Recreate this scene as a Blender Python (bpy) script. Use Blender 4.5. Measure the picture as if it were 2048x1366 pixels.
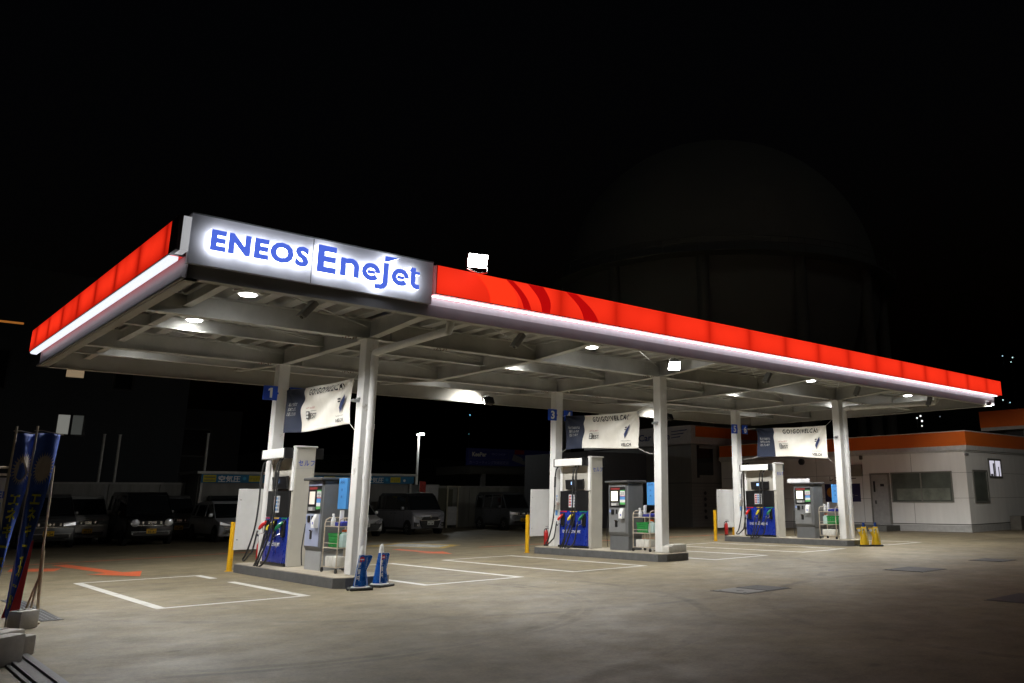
import bpy, bmesh, math, random
from mathutils import Vector, Matrix
random.seed(7)
S = bpy.context.scene
for _o in list(bpy.data.objects): bpy.data.objects.remove(_o)
C = S.collection
R = math.radians

# ------------------------------------------------------------------ camera
def set_camera():
    cd = bpy.data.cameras.new('camera'); co = bpy.data.objects.new('camera', cd); C.objects.link(co)
    y, p, r = R(43.868), R(13.8723), R(-0.4246)
    fwd = Vector((math.sin(y)*math.cos(p), math.cos(y)*math.cos(p), math.sin(p)))
    rt = Vector((math.cos(y), -math.sin(y), 0)); up = rt.cross(fwd)
    r2 = rt*math.cos(r) + up*math.sin(r); u2 = -rt*math.sin(r) + up*math.cos(r)
    m = Matrix((r2, u2, -fwd)).transposed().to_4x4()
    m.translation = Vector((-7.1321, -15.3416, 1.6)); co.matrix_world = m
    cd.sensor_width = 36; cd.lens = 1661.443/2048*36
    cd.shift_x = -(1269.4285-1024)/2048; cd.shift_y = -(683-583.6435)/2048
    cd.clip_start = .1; cd.clip_end = 3000
    S.camera = co
set_camera()
# ------------------------------------------------------------------ sky (night)
W = bpy.data.worlds.new('World'); S.world = W; W.use_nodes = True
wn = W.node_tree; bg = wn.nodes['Background']
sky = wn.nodes.new('ShaderNodeTexSky'); sky.sky_type = 'NISHITA'; sky.sun_disc = False
sky.sun_elevation = R(-4); sky.sun_rotation = R(250)
wn.links.new(sky.outputs[0], bg.inputs[0]); bg.inputs[1].default_value = .05
city_glow = bpy.data.lights.new('city_glow', 'SUN'); city_glow.energy = .017; city_glow.angle = R(12); city_glow.color = (1, .93, .8)  # distant lamp added as faint warm city glow at night
so = bpy.data.objects.new('city_glow', city_glow); C.objects.link(so); so.rotation_euler = (R(52), 0, R(-20))
S.view_settings.view_transform = 'Standard'; S.view_settings.look = 'None'
S.view_settings.exposure = 0; S.view_settings.gamma = 1; S.view_settings.use_curve_mapping = False
S.render.engine = 'CYCLES'

# ------------------------------------------------------------------ materials
MATS = {}
def mat(name, col=(.5,.5,.5), rough=.6, metal=0, var=.12, scale=6, bump=0, bscale=40, emit=None, es=0, coat=0, dirt=None, spec=.5, alpha=1, trans=0, streak=False):
    """principled surface with noise variation; dirt = (colour, amount, scale)"""
    if name in MATS: return MATS[name]
    m = bpy.data.materials.new(name); m.use_nodes = True; nt = m.node_tree; N = nt.nodes; L = nt.links
    b = N['Principled BSDF']
    b.inputs['Roughness'].default_value = rough; b.inputs['Metallic'].default_value = metal
    b.inputs['Specular IOR Level'].default_value = spec
    if coat: b.inputs['Coat Weight'].default_value = coat; b.inputs['Coat Roughness'].default_value = .05
    if trans: b.inputs['Transmission Weight'].default_value = trans
    if alpha < 1: b.inputs['Alpha'].default_value = alpha
    tc = N.new('ShaderNodeTexCoord')
    mp = N.new('ShaderNodeMapping'); L.new(tc.outputs['Object'], mp.inputs[0])
    if streak: mp.inputs['Scale'].default_value = (3, 3, .35)
    nz = N.new('ShaderNodeTexNoise'); nz.inputs['Scale'].default_value = scale; nz.inputs['Detail'].default_value = 6
    nz.inputs['Roughness'].default_value = .6; L.new(mp.outputs[0], nz.inputs['Vector'])
    mr = N.new('ShaderNodeMapRange'); mr.inputs[1].default_value = .3; mr.inputs[2].default_value = .7
    mr.inputs[3].default_value = 1-var; mr.inputs[4].default_value = 1+var; L.new(nz.outputs[0], mr.inputs[0])
    mx = N.new('ShaderNodeMix'); mx.data_type = 'RGBA'; mx.blend_type = 'MULTIPLY'; mx.inputs[0].default_value = 1
    mx.inputs[6].default_value = (*col, 1); L.new(mr.outputs[0], mx.inputs[7])
    out = mx.outputs[2]
    if dirt:
        n2 = N.new('ShaderNodeTexNoise'); n2.inputs['Scale'].default_value = dirt[2]; n2.inputs['Detail'].default_value = 8
        n2.inputs['Roughness'].default_value = .7; L.new(mp.outputs[0], n2.inputs['Vector'])
        r2 = N.new('ShaderNodeMapRange'); r2.inputs[1].default_value = .72-dirt[1]*.35; r2.inputs[2].default_value = .84-dirt[1]*.3
        L.new(n2.outputs[0], r2.inputs[0])
        m2 = N.new('ShaderNodeMix'); m2.data_type = 'RGBA'; L.new(r2.outputs[0], m2.inputs[0])
        L.new(out, m2.inputs[6]); m2.inputs[7].default_value = (*dirt[0], 1); out = m2.outputs[2]
    L.new(out, b.inputs['Base Color'])
    if emit:
        L.new(out, b.inputs['Emission Color']) if emit == 'base' else None
        if emit != 'base': b.inputs['Emission Color'].default_value = (*emit, 1)
        b.inputs['Emission Strength'].default_value = es
    rr = N.new('ShaderNodeMapRange'); rr.inputs[3].default_value = max(.03, rough-.08); rr.inputs[4].default_value = min(1, rough+.08)
    L.new(nz.outputs[0], rr.inputs[0]); L.new(rr.outputs[0], b.inputs['Roughness'])
    if bump:
        n3 = N.new('ShaderNodeTexNoise'); n3.inputs['Scale'].default_value = bscale; n3.inputs['Detail'].default_value = 4
        L.new(tc.outputs['Object'], n3.inputs['Vector'])
        bp = N.new('ShaderNodeBump'); bp.inputs['Strength'].default_value = bump; bp.inputs['Distance'].default_value = .01
        L.new(n3.outputs[0], bp.inputs['Height']); L.new(bp.outputs[0], b.inputs['Normal'])
    MATS[name] = m; return m

def emat(name, col, strength, spots=None, lo=.5):
    """light-emitting face; spots=(axis scale vector) gives a lightbox the uneven brightness of the tubes in it"""
    if name in MATS: return MATS[name]
    m = bpy.data.materials.new(name); m.use_nodes = True; nt = m.node_tree; N = nt.nodes; L = nt.links
    b = N['Principled BSDF']; b.inputs['Base Color'].default_value = (*[min(.8, c*.6) for c in col], 1); b.inputs['Roughness'].default_value = .3
    b.inputs['Emission Color'].default_value = (*col, 1); b.inputs['Emission Strength'].default_value = strength
    if spots:
        g = N.new('ShaderNodeNewGeometry'); sp = N.new('ShaderNodeSeparateXYZ'); L.new(g.outputs['Position'], sp.inputs[0])
        # along-run tube pattern: |sin| of the run coordinate, and a vertical falloff from the tube height
        def math_(op, a, bb=None):
            n = N.new('ShaderNodeMath'); n.operation = op
            for i, v in enumerate((a, bb)):
                if v is None: continue
                if isinstance(v, (int, float)): n.inputs[i].default_value = v
                else: L.new(v, n.inputs[i])
            return n.outputs[0]
        run = sp.outputs[spots[0]]
        s1 = math_('SINE', math_('MULTIPLY', math_('ADD', run, spots[4]), math.pi/spots[1]))
        s1 = math_('SUBTRACT', 1, math_('POWER', math_('SUBTRACT', 1, math_('ABSOLUTE', s1)), 3.2))
        z = math_('SUBTRACT', sp.outputs[2], spots[2]); z = math_('MULTIPLY', z, 1/spots[3])
        z = math_('SUBTRACT', 1, math_('MULTIPLY', math_('MULTIPLY', z, z), .8))
        nz = N.new('ShaderNodeTexNoise'); nz.inputs['Scale'].default_value = .9; L.new(g.outputs['Position'], nz.inputs['Vector'])
        t = math_('MULTIPLY', s1, z); t = math_('MULTIPLY', t, math_('ADD', nz.outputs[0], .5))
        t = math_('ADD', math_('MULTIPLY', t, 1-lo), lo)
        st = math_('MULTIPLY', t, strength); L.new(st, b.inputs['Emission Strength'])
        mx = N.new('ShaderNodeMix'); mx.data_type = 'RGBA'; L.new(t, mx.inputs[0])
        mx.inputs[6].default_value = (col[0]*.8, col[1]*.15, col[2]*.15, 1); mx.inputs[7].default_value = (col[0], col[1]*2.1, col[2]*1.8, 1)
        L.new(mx.outputs[2], b.inputs['Emission Color'])
    MATS[name] = m; return m

RUST = (.16, .06, .02)
def steel(): return mat('painted_steel', (.74,.74,.73), .45, var=.08, scale=2.2, dirt=((.30,.26,.2), .25, 3), streak=False)
def beam_m(): return mat('canopy_steel', (.50,.505,.49), .5, var=.2, scale=1.2, dirt=(RUST, .16, 5))
def white(): return mat('white_paint', (.76,.76,.75), .4, var=.05, scale=3, dirt=((.45,.42,.36), .15, 5))
def black(): return mat('black_plastic', (.014,.014,.015), .35, var=.25, scale=8)
def rubber(): return mat('black_rubber', (.02,.02,.02), .55, var=.3, scale=10)
def chrome(): return mat('bright_metal', (.6,.6,.6), .25, metal=1, var=.1)
def blue(): return mat('blue_paint', (.015,.06,.42), .3, var=.08, scale=3, coat=.3)
def dgrey(): return mat('dark_grey_paint', (.13,.135,.14), .42, var=.1, scale=4)
def lgrey(): return mat('light_grey_paint', (.33,.34,.35), .4, var=.06, scale=3)

# ------------------------------------------------------------------ mesh builder
_TXT = {}
def text_raw(s, offset=0., shear=0., spacing=1.):
    k = (s, offset, shear, spacing)
    if k in _TXT: return _TXT[k]
    cu = bpy.data.curves.new('t', 'FONT'); cu.body = s; cu.offset = offset; cu.shear = shear; cu.space_character = spacing; cu.resolution_u = 3
    o = bpy.data.objects.new('t', cu); C.objects.link(o)
    dg = bpy.context.evaluated_depsgraph_get()
    me = bpy.data.meshes.new_from_object(o.evaluated_get(dg))
    v = [(a.co.x, a.co.y) for a in me.vertices]; f = [tuple(p.vertices) for p in me.polygons]
    bpy.data.objects.remove(o); bpy.data.curves.remove(cu); bpy.data.meshes.remove(me)
    _TXT[k] = (v, f); return v, f

def text_islands(s, **k):
    v, f = text_raw(s, **k)
    par = list(range(len(v)))
    key = {}
    for i, p in enumerate(v):
        q = (round(p[0], 4), round(p[1], 4)); par[i] = key.setdefault(q, i)
    def find(a):
        while par[a] != a: par[a] = par[par[a]]; a = par[a]
        return a
    for p in f:
        r0 = find(p[0])
        for q in p[1:]: par[find(q)] = r0
    gr = {}
    for p in f: gr.setdefault(find(p[0]), []).append(p)
    gl = sorted(gr.values(), key=lambda g: min(v[i][0] for p in g for i in p))
    return v, gl

class MB:
    def __init__(s): s.bm = bmesh.new()
    def _fin(s, faces, m):
        for f in faces: f.material_index = m
    def box(s, a, b, m=0, r=0, M=None, seg=1):
        lo = [min(a[i], b[i]) for i in range(3)]; hi = [max(a[i], b[i]) for i in range(3)]
        vs = [s.bm.verts.new((x, y, z)) for z in (lo[2], hi[2]) for y in (lo[1], hi[1]) for x in (lo[0], hi[0])]
        fs = [s.bm.faces.new([vs[i] for i in q]) for q in ((0,2,3,1), (4,5,7,6), (0,1,5,4), (2,6,7,3), (0,4,6,2), (1,3,7,5))]
        if r:
            es = list({e for f in fs for e in f.edges})
            res = bmesh.ops.bevel(s.bm, geom=es, offset=r, segments=seg, affect='EDGES', profile=.6)
            fs = list({f for f in res['faces']} | {f for f in fs if f.is_valid}); vs = list({v for f in fs for v in f.verts})
        s._fin(fs, m)
        if M is not None:
            for v in vs: v.co = M @ v.co
        return s
    def prism(s, pts, vec, m=0, r=0):
        vec = Vector(vec); pts = [Vector(p) for p in pts]
        a = [s.bm.verts.new(p) for p in pts]; b = [s.bm.verts.new(p+vec) for p in pts]; n = len(pts)
        nrm = Vector((0, 0, 0))
        for i in range(n): nrm += pts[i].cross(pts[(i+1) % n])
        flip = nrm.dot(vec) > 0
        fs = [s.bm.faces.new(a[::-1] if flip else a), s.bm.faces.new(b if flip else b[::-1])]
        for i in range(n):
            j = (i+1) % n
            q = [a[i], a[j], b[j], b[i]]
            fs.append(s.bm.faces.new(q if flip else q[::-1]))
        if r:
            es = list({e for f in fs for e in f.edges})
            res = bmesh.ops.bevel(s.bm, geom=es, offset=r, segments=2, affect='EDGES', profile=.6)
            fs = list({f for f in res['faces']} | {f for f in fs if f.is_valid})
        s._fin(fs, m); return s
    def poly(s, pts, m=0):
        f = s.bm.faces.new([s.bm.verts.new(p) for p in pts]); f.material_index = m; return s
    def cyl(s, p0, p1, r0, r1=None, seg=14, m=0, caps=True):
        r1 = r0 if r1 is None else r1
        p0, p1 = Vector(p0), Vector(p1); d = (p1-p0).normalized()
        u = d.orthogonal().normalized(); w = d.cross(u)
        ring = lambda p, r: [s.bm.verts.new(p + (u*math.cos(2*math.pi*i/seg) + w*math.sin(2*math.pi*i/seg))*r) for i in range(seg)]
        A, B = ring(p0, r0), ring(p1, r1); fs = []
        for i in range(seg): fs.append(s.bm.faces.new((A[i], A[(i+1) % seg], B[(i+1) % seg], B[i])))
        if caps: fs += [s.bm.faces.new(A[::-1]), s.bm.faces.new(B)]
        s._fin(fs, m); return s
    def lathe(s, c, prof, seg=20, m=0, axis=(0,0,1)):
        c = Vector(c); d = Vector(axis).normalized(); u = d.orthogonal().normalized(); w = d.cross(u)
        rings = [[s.bm.verts.new(c + d*h + (u*math.cos(2*math.pi*i/seg) + w*math.sin(2*math.pi*i/seg))*max(r, .0005)) for i in range(seg)] for r, h in prof]
        fs = []
        for A, B in zip(rings, rings[1:]):
            for i in range(seg): fs.append(s.bm.faces.new((A[i], A[(i+1) % seg], B[(i+1) % seg], B[i])))
        fs += [s.bm.faces.new(rings[0][::-1]), s.bm.faces.new(rings[-1])]
        s._fin(fs, m); return s
    def tube(s, pts, r, seg=8, m=0, smooth=0):
        P = [Vector(p) for p in pts]
        if smooth:
            out = []
            n = len(P)
            for i in range(n-1):
                p0, p1, p2, p3 = P[max(i-1, 0)], P[i], P[i+1], P[min(i+2, n-1)]
                for k in range(smooth):
                    t = k/smooth
                    out.append(.5*((2*p1) + (p2-p0)*t + (2*p0-5*p1+4*p2-p3)*t*t + (3*p1-p0-3*p2+p3)*t**3))
            out.append(P[-1]); P = out
        rr = r if isinstance(r, (list, tuple)) else [r]*len(P)
        u = None; rings = []
        for i, p in enumerate(P):
            d = (P[min(i+1, len(P)-1)] - P[max(i-1, 0)]).normalized()
            u = d.orthogonal().normalized() if u is None else (u - d*u.dot(d)).normalized()
            w = d.cross(u)
            rings.append([s.bm.verts.new(p + (u*math.cos(2*math.pi*k/seg) + w*math.sin(2*math.pi*k/seg))*rr[i]) for k in range(seg)])
        fs = []
        for A, B in zip(rings, rings[1:]):
            for k in range(seg): fs.append(s.bm.faces.new((A[k], A[(k+1) % seg], B[(k+1) % seg], B[k])))
        fs += [s.bm.faces.new(rings[0][::-1]), s.bm.faces.new(rings[-1])]
        s._fin(fs, m); return s
    def text(s, st, org, xd, yd, h=None, width=None, m=0, depth=0, align='l', offset=0., shear=0., spacing=1., cap=.7):
        """writing laid on a plane: org = lower left of the line, h = capital height"""
        v, f = text_raw(st, offset=offset, shear=shear, spacing=spacing)
        x0 = min(a[0] for a in v); x1 = max(a[0] for a in v)
        sy = h/cap; sx = sy if width is None else width/(x1-x0)
        org, xd, yd = Vector(org), Vector(xd).normalized(), Vector(yd).normalized(); n = xd.cross(yd)
        sh = -(x1-x0)*sx/2 if align == 'c' else 0
        P = lambda a: org + xd*((a[0]-x0)*sx+sh) + yd*(a[1]*sy) + n*depth
        vs = [s.bm.verts.new(P(a)) for a in v]; fs = []
        for q in f:
            try: fs.append(s.bm.faces.new([vs[i] for i in q]))
            except ValueError: pass
        s._fin(fs, m); return s
    def build(s, name, mats, parent=None, smooth=35, loc=None):
        me = bpy.data.meshes.new(name); s.bm.normal_update(); s.bm.to_mesh(me); s.bm.free()
        for mm in (mats if isinstance(mats, (list, tuple)) else [mats]): me.materials.append(mm)
        if smooth:
            me.polygons.foreach_set('use_smooth', [True]*len(me.polygons)); me.set_sharp_from_angle(angle=R(smooth))
        o = bpy.data.objects.new(name, me); C.objects.link(o)
        if parent is not None: o.parent = parent
        if loc is not None: o.location = loc
        return o
def tag(o, label=None, cat=None, group=None, kind=None):
    if label: o['label'] = label
    if cat: o['category'] = cat
    if group: o['group'] = group
    if kind: o['kind'] = kind
    return o
def thing(name, label, cat, loc=(0,0,0), rz=0, group=None):
    o = bpy.data.objects.new(name, None); C.objects.link(o); o.location = loc; o.rotation_euler = (0, 0, rz); o.empty_display_size = .2
    return tag(o, label, cat, group)
def copy_tree(o, parent=None):
    kids = list(o.children); c = o.copy(); C.objects.link(c); c.parent = parent
    for ch in kids: copy_tree(ch, c)
    return c
def lamp(name, kind, loc, energy, col=(1,1,1), size=.1, target=None, spot=None, blend=.5, parent=None):
    l = bpy.data.lights.new(name, kind); l.energy = energy; l.color = col
    if kind == 'SPOT': l.spot_size = R(spot or 120); l.spot_blend = blend; l.shadow_soft_size = size
    elif kind == 'POINT': l.shadow_soft_size = size
    o = bpy.data.objects.new(name, l); C.objects.link(o)
    d = Vector(target)-Vector(loc) if target is not None else Vector((0,0,-1))
    o.rotation_euler = d.to_track_quat('-Z', 'Y').to_euler(); o.location = loc
    if parent is not None: o.parent = parent
    return o
XP, YP, ZP = Vector((1,0,0)), Vector((0,1,0)), Vector((0,0,1))

# ------------------------------------------------------------------ ground
def ground_mat():
    m = bpy.data.materials.new('concrete_apron'); m.use_nodes = True; nt = m.node_tree; N = nt.nodes; L = nt.links
    b = N['Principled BSDF']; g = N.new('ShaderNodeNewGeometry')
    def noise(sc, det, ro, sx=1, sy=1, off=0):
        mp = N.new('ShaderNodeMapping'); mp.inputs['Scale'].default_value = (sx, sy, 1); mp.inputs['Location'].default_value = (off, off*.7, 0)
        mp.inputs['Rotation'].default_value = (0, 0, R(-42) if sx != sy else 0)
        L.new(g.outputs['Position'], mp.inputs[0])
        n = N.new('ShaderNodeTexNoise'); n.inputs['Scale'].default_value = sc; n.inputs['Detail'].default_value = det; n.inputs['Roughness'].default_value = ro
        L.new(mp.outputs[0], n.inputs['Vector']); return n.outputs[0]
    def mrange(a, i0, i1, o0, o1):
        n = N.new('ShaderNodeMapRange'); L.new(a, n.inputs[0])
        for i, v in zip((1,2,3,4), (i0, i1, o0, o1)): n.inputs[i].default_value = v
        return n.outputs[0]
    def mth(op, a, c):
        n = N.new('ShaderNodeMath'); n.operation = op
        for i, v in enumerate((a, c)):
            if isinstance(v, (int, float)): n.inputs[i].default_value = v
            else: L.new(v, n.inputs[i])
        return n.outputs[0]
    big = mrange(noise(.2, 6, .65), .33, .67, .74, 1.18)
    mid = mrange(noise(.9, 9, .78, 1, 1, 9), .33, .68, .74, 1.18)
    stk = mrange(noise(3.1, 8, .75, 1, 1, 4), .33, .68, .8, 1.14)
    fine = mrange(noise(26, 6, .8), .3, .7, .72, 1.25)
    v = mth('MULTIPLY', mth('MULTIPLY', big, mid), mth('MULTIPLY', stk, fine))
    # tyre arcs
    sp = N.new('ShaderNodeSeparateXYZ'); L.new(g.outputs['Position'], sp.inputs[0])
    for cx, cy, rad, wd in ((-2.06, -2.1, 4.6, .10), (-2.06, -2.1, 4.82, .08), (-2.38, -2.65, 6.37, .11), (7.5, -11.0, 5.6, .12), (4, 3.5, 9.4, .12)):
        dx = mth('SUBTRACT', sp.outputs[0], cx); dy = mth('SUBTRACT', sp.outputs[1], cy)
        d = mth('SQRT', mth('ADD', mth('MULTIPLY', dx, dx), mth('MULTIPLY', dy, dy)), 0)
        e = mth('ABSOLUTE', mth('SUBTRACT', d, rad), 0)
        k = mrange(e, wd*.4, wd, .66, 1)
        k = mth('MAXIMUM', k, mrange(noise(.9, 5, .7, 1, 1, cx), .40, .58, .66, 1))
        v = mth('MULTIPLY', v, k)
    # small dark oil drips
    vo = N.new('ShaderNodeTexVoronoi'); vo.inputs['Scale'].default_value = .9; L.new(g.outputs['Position'], vo.inputs['Vector'])
    vd = mrange(mth('ADD', vo.outputs['Distance'], mrange(noise(9, 3, .6), 0, 1, -.05, .05)), .045, .09, .68, 1)
    v = mth('MULTIPLY', v, vd)
    hue = N.new('ShaderNodeMix'); hue.data_type = 'RGBA'; L.new(noise(.5, 5, .6, 1, 1, 20), hue.inputs[0])
    hue.inputs[6].default_value = (.235, .19, .108, 1); hue.inputs[7].default_value = (.205, .176, .118, 1)
    mx = N.new('ShaderNodeMix'); mx.data_type = 'RGBA'; mx.blend_type = 'MULTIPLY'; mx.inputs[0].default_value = 1
    L.new(hue.outputs[2], mx.inputs[6]); L.new(v, mx.inputs[7]); L.new(mx.outputs[2], b.inputs['Base Color'])
    L.new(mrange(noise(1.3, 6, .7), .3, .7, .5, .78), b.inputs['Roughness'])
    bp = N.new('ShaderNodeBump'); bp.inputs['Strength'].default_value = .35; bp.inputs['Distance'].default_value = .006
    L.new(noise(60, 5, .7), bp.inputs['Height']); L.new(bp.outputs[0], b.inputs['Normal'])
    return m
mb = MB(); mb.poly([(-900,-900,0), (900,-900,0), (900,900,0), (-900,900,0)])
tag(mb.build('ground', ground_mat(), smooth=0), 'worn beige concrete forecourt of the fuel station', None, None, 'structure')

def paint_mat(name, col, wear=.35):
    if name in MATS: return MATS[name]
    m = bpy.data.materials.new(name); m.use_nodes = True; nt = m.node_tree; N = nt.nodes; L = nt.links
    b = N['Principled BSDF']; b.inputs['Roughness'].default_value = .6; g = N.new('ShaderNodeNewGeometry')
    n = N.new('ShaderNodeTexNoise'); n.inputs['Scale'].default_value = 3; n.inputs['Detail'].default_value = 9; n.inputs['Roughness'].default_value = .75
    L.new(g.outputs['Position'], n.inputs['Vector'])
    mr = N.new('ShaderNodeMapRange'); L.new(n.outputs[0], mr.inputs[0]); mr.inputs[1].default_value = .62-wear*.3; mr.inputs[2].default_value = .8-wear*.2
    mx = N.new('ShaderNodeMix'); mx.data_type = 'RGBA'; L.new(mr.outputs[0], mx.inputs[0])
    mx.inputs[6].default_value = (*col, 1); mx.inputs[7].default_value = (.19, .165, .12, 1); L.new(mx.outputs[2], b.inputs['Base Color'])
    MATS[name] = m; return m
WP = lambda: paint_mat('white_line_paint', (.62, .61, .58), .35)
def strip(mbx, a, b, w, z=.004, m=0):
    a, b = Vector((*a, 0)), Vector((*b, 0)); d = (b-a).normalized(); n = Vector((-d.y, d.x, 0))*w/2; zz = Vector((0, 0, z))
    mbx.poly([a-n+zz, b-n+zz, b+n+zz, a+n+zz], m)
def bay(x0, x1, y0, y1, gap=None):
    w = .15; mbx = MB(); z = .004
    R4 = lambda ax, ay, bx, by: mbx.poly([(ax, ay, z), (bx, ay, z), (bx, by, z), (ax, by, z)])
    R4(x0, y0, x0+w, y1); R4(x0+w, y0, x1-w, y0+w*.8); R4(x0+w, y1-w*.8, x1-w, y1)
    if gap: R4(x1-w, y0, x1, gap[0]); R4(x1-w, gap[1], x1, y1)
    else: R4(x1-w, y0, x1, y1)
    return tag(mbx.build('bay_marking', WP(), smooth=0), 'white painted rectangle marking a fuelling bay', None, None, 'structure')
bay(-3.13, -.75, -.68, 5.1, gap=(3.0, 4.0)); bay(1.45, 3.79, -.62, 5.0); bay(5.18, 7.51, -.5, 5.05)
bay(9.95, 12.23, -.5, 5.0); bay(13.85, 16.15, -.5, 5.0); bay(18.6, 20.9, -.5, 5.0)
RP = lambda: paint_mat('orange_red_line_paint', (.62, .12, .04), .35)
def run(pts, w, name, m, lab):
    q = MB()
    for a, b in zip(pts, pts[1:]): strip(q, a, b, w)
    tag(q.build(name, m, smooth=0), lab, None, None, 'structure')
run([(-6, 11.6), (-2.2, 11.9), (2.3, 12.6), (4.6, 13.0)], .13, 'lane_line', RP(), 'faded orange line across the rear of the forecourt')
run([(9.2, 9.3), (14, 9.2), (18, 9.1), (24, 8.6)], .14, 'lane_line', RP(), 'thin orange line behind the middle island')
def arrow(tip, tail, w, hw, hl, name='lane_arrow'):
    t, s0 = Vector((*tip, .004)), Vector((*tail, .004)); d = (t-s0).normalized(); n = Vector((-d.y, d.x, 0)); k = t-d*hl
    q = MB(); q.poly([s0-n*w/2, k-n*w/2, k+n*w/2, s0+n*w/2]); q.poly([k-n*hw/2, t, k+n*hw/2]); 
    tag(q.build(name, RP(), smooth=0), 'orange painted arrow on the concrete', None, None, 'structure')
arrow((-1.75, 5.85), (-2.3, 11.2), .34, 1.15, 1.5)
arrow((6.75, 6.95), (6.75, 10.4), .3, .9, 1.3)
q = MB(); q.poly([(-3.6, 9.6, .004), (-2.8, 8.9, .004), (-2.5, 9.8, .004), (-3.4, 10.6, .004)]); tag(q.build('lane_patch', RP(), smooth=0), 'orange painted patch left of the arrow', None, None, 'structure')
q = MB(); q.poly([(6.9, 12.9, .004), (8.1, 9.7, .004), (9.6, 11.0, .004), (8.9, 14.3, .004)]); tag(q.build('hatched_zone', paint_mat('yellow_line_paint', (.55,.36,.03), .6), smooth=0), 'worn yellow painted zone behind the islands', None, None, 'structure')
q = MB(); q.poly([(7.3, 12.4, .008), (8.2, 10.2, .008), (9.2, 11.1, .008), (8.6, 13.5, .008)]); tag(q.build('hatched_zone', paint_mat('worn_white_paint', (.6,.59,.55), .7), smooth=0), 'worn white centre of the yellow painted zone', None, None, 'structure')

q = MB()
for pts in ([(-1.3, 2.1), (-1.1, 1.75), (-1.0, 1.8)], [(-.9, 1.6), (-.78, 1.4)], [(-1.9, .45), (-1.7, .2), (-1.65, .25), (-1.5, -.05)], [(-1.75, -.2), (-1.45, -.6), (-1.42, -.52), (-1.1, -1.0), (-.7, -1.5)], [(.2, -1.3), (.6, -1.5)], [(1.2, -1.1), (1.5, -1.45)], [(3.2, -1.6), (3.5, -2.0), (3.6, -1.9)]):
    for a, b in zip(pts, pts[1:]): strip(q, a, b, .012, .005)
tag(q.build('scratch_marks', mat('chalky_scratch', (.5,.48,.44), .8, var=.4, scale=14), smooth=0), 'thin pale scratches in the concrete', None, None, 'structure')
# ------------------------------------------------------------------ pump islands
XI = (0.0, 8.514, 17.224)
ORD = ('nearest', 'middle', 'farthest')
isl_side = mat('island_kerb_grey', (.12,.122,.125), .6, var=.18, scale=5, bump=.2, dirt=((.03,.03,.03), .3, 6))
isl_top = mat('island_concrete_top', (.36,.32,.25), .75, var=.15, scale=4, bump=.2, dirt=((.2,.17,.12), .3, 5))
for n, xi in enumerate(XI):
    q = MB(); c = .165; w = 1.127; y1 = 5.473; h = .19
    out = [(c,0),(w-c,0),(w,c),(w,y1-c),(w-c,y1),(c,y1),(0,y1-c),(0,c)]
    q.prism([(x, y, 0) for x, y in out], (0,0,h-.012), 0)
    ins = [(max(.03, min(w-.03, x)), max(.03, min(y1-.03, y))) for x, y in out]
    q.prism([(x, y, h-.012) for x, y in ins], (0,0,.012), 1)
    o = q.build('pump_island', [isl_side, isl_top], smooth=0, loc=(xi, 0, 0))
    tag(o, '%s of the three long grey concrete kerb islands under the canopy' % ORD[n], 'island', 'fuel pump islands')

# ------------------------------------------------------------------ canopy
X0, Y0, X1, Y1 = -3.8169, -2.6989, 22.8921, 8.4008
ZB, ZF0, ZF1, ZR0, ZR1 = 4.6858, 4.876, 5.599, 5.047, 5.549
CT = 4.786
can = thing('station_canopy', 'large white steel canopy with glowing red edge boxes over the pumps', 'canopy', (0, 0, 0))
cols = [(xi+.607, y) for xi in XI for y in (.598, 5.11)]
for cx, cy in cols:
    q = MB(); s = .135
    q.box((cx-s, cy-s, .19), (cx+s, cy+s, CT), 0, r=.012)
    q.box((cx-s-.05, cy-s-.05, CT-.014), (cx+s+.05, cy+s+.05, CT-.001), 0)
    for zz in (3.6, 3.75): q.cyl((cx-s-.012, cy, zz), (cx-s, cy, zz), .012, seg=6)
    q.build('column', steel(), can)
def ibeam(q, a, b, z0, h, w=.2, tw=.012, tf=.016, m=0):
    """H-section beam between two plan points"""
    a, b = Vector((*a, 0)), Vector((*b, 0)); d = (b-a); ln = d.length; d.normalize(); n = Vector((-d.y, d.x, 0))
    def bar(o0, o1, za, zb):
        p = [a+n*o0+ZP*za, a+n*o1+ZP*za, a+n*o1+ZP*zb, a+n*o0+ZP*zb]; q.prism(p, d*ln, m)
    bar(-w/2, w/2, z0, z0+tf); bar(-w/2, w/2, z0+h-tf, z0+h); bar(-tw/2, tw/2, z0+tf, z0+h-tf)
H = .40
for cy in (.598, 5.11):
    q = MB(); ibeam(q, (X0+.12, cy), (X1-.12, cy), CT, H)
    for xi in XI:
        for dx in (.45, .75, 1.65, -.44):      # stiffeners and splice plates
            x = xi+.607+dx
            q.box((x-.006, cy-.095, CT+.02), (x+.006, cy-.007, CT+H-.02)) if dx in (.45,) else None
            if dx in (1.65, -.44):
                q.box((x-.16, cy-.016, CT+.05), (x+.16, cy-.0065, CT+H-.05))
                for bx in (-.11, -.05, .05, .11):
                    for bz in (.09, .16, .23, .3):
                        q.cyl((x+bx, cy-.028, CT+bz), (x+bx, cy-.0155, CT+bz), .011, seg=6)
                        if bz == .09:
                            for by in (-.07, .07): q.cyl((x+bx, cy+by, CT-.018), (x+bx, cy+by, CT-.001), .013, seg=6, m=1)
    q.build('main_beam', [beam_m(), mat('rusty_bolts', RUST, .8)], can)
XS = [xi+.607 for xi in XI]; MID = [(XS[0]+XS[1])/2, (XS[1]+XS[2])/2]
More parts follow.
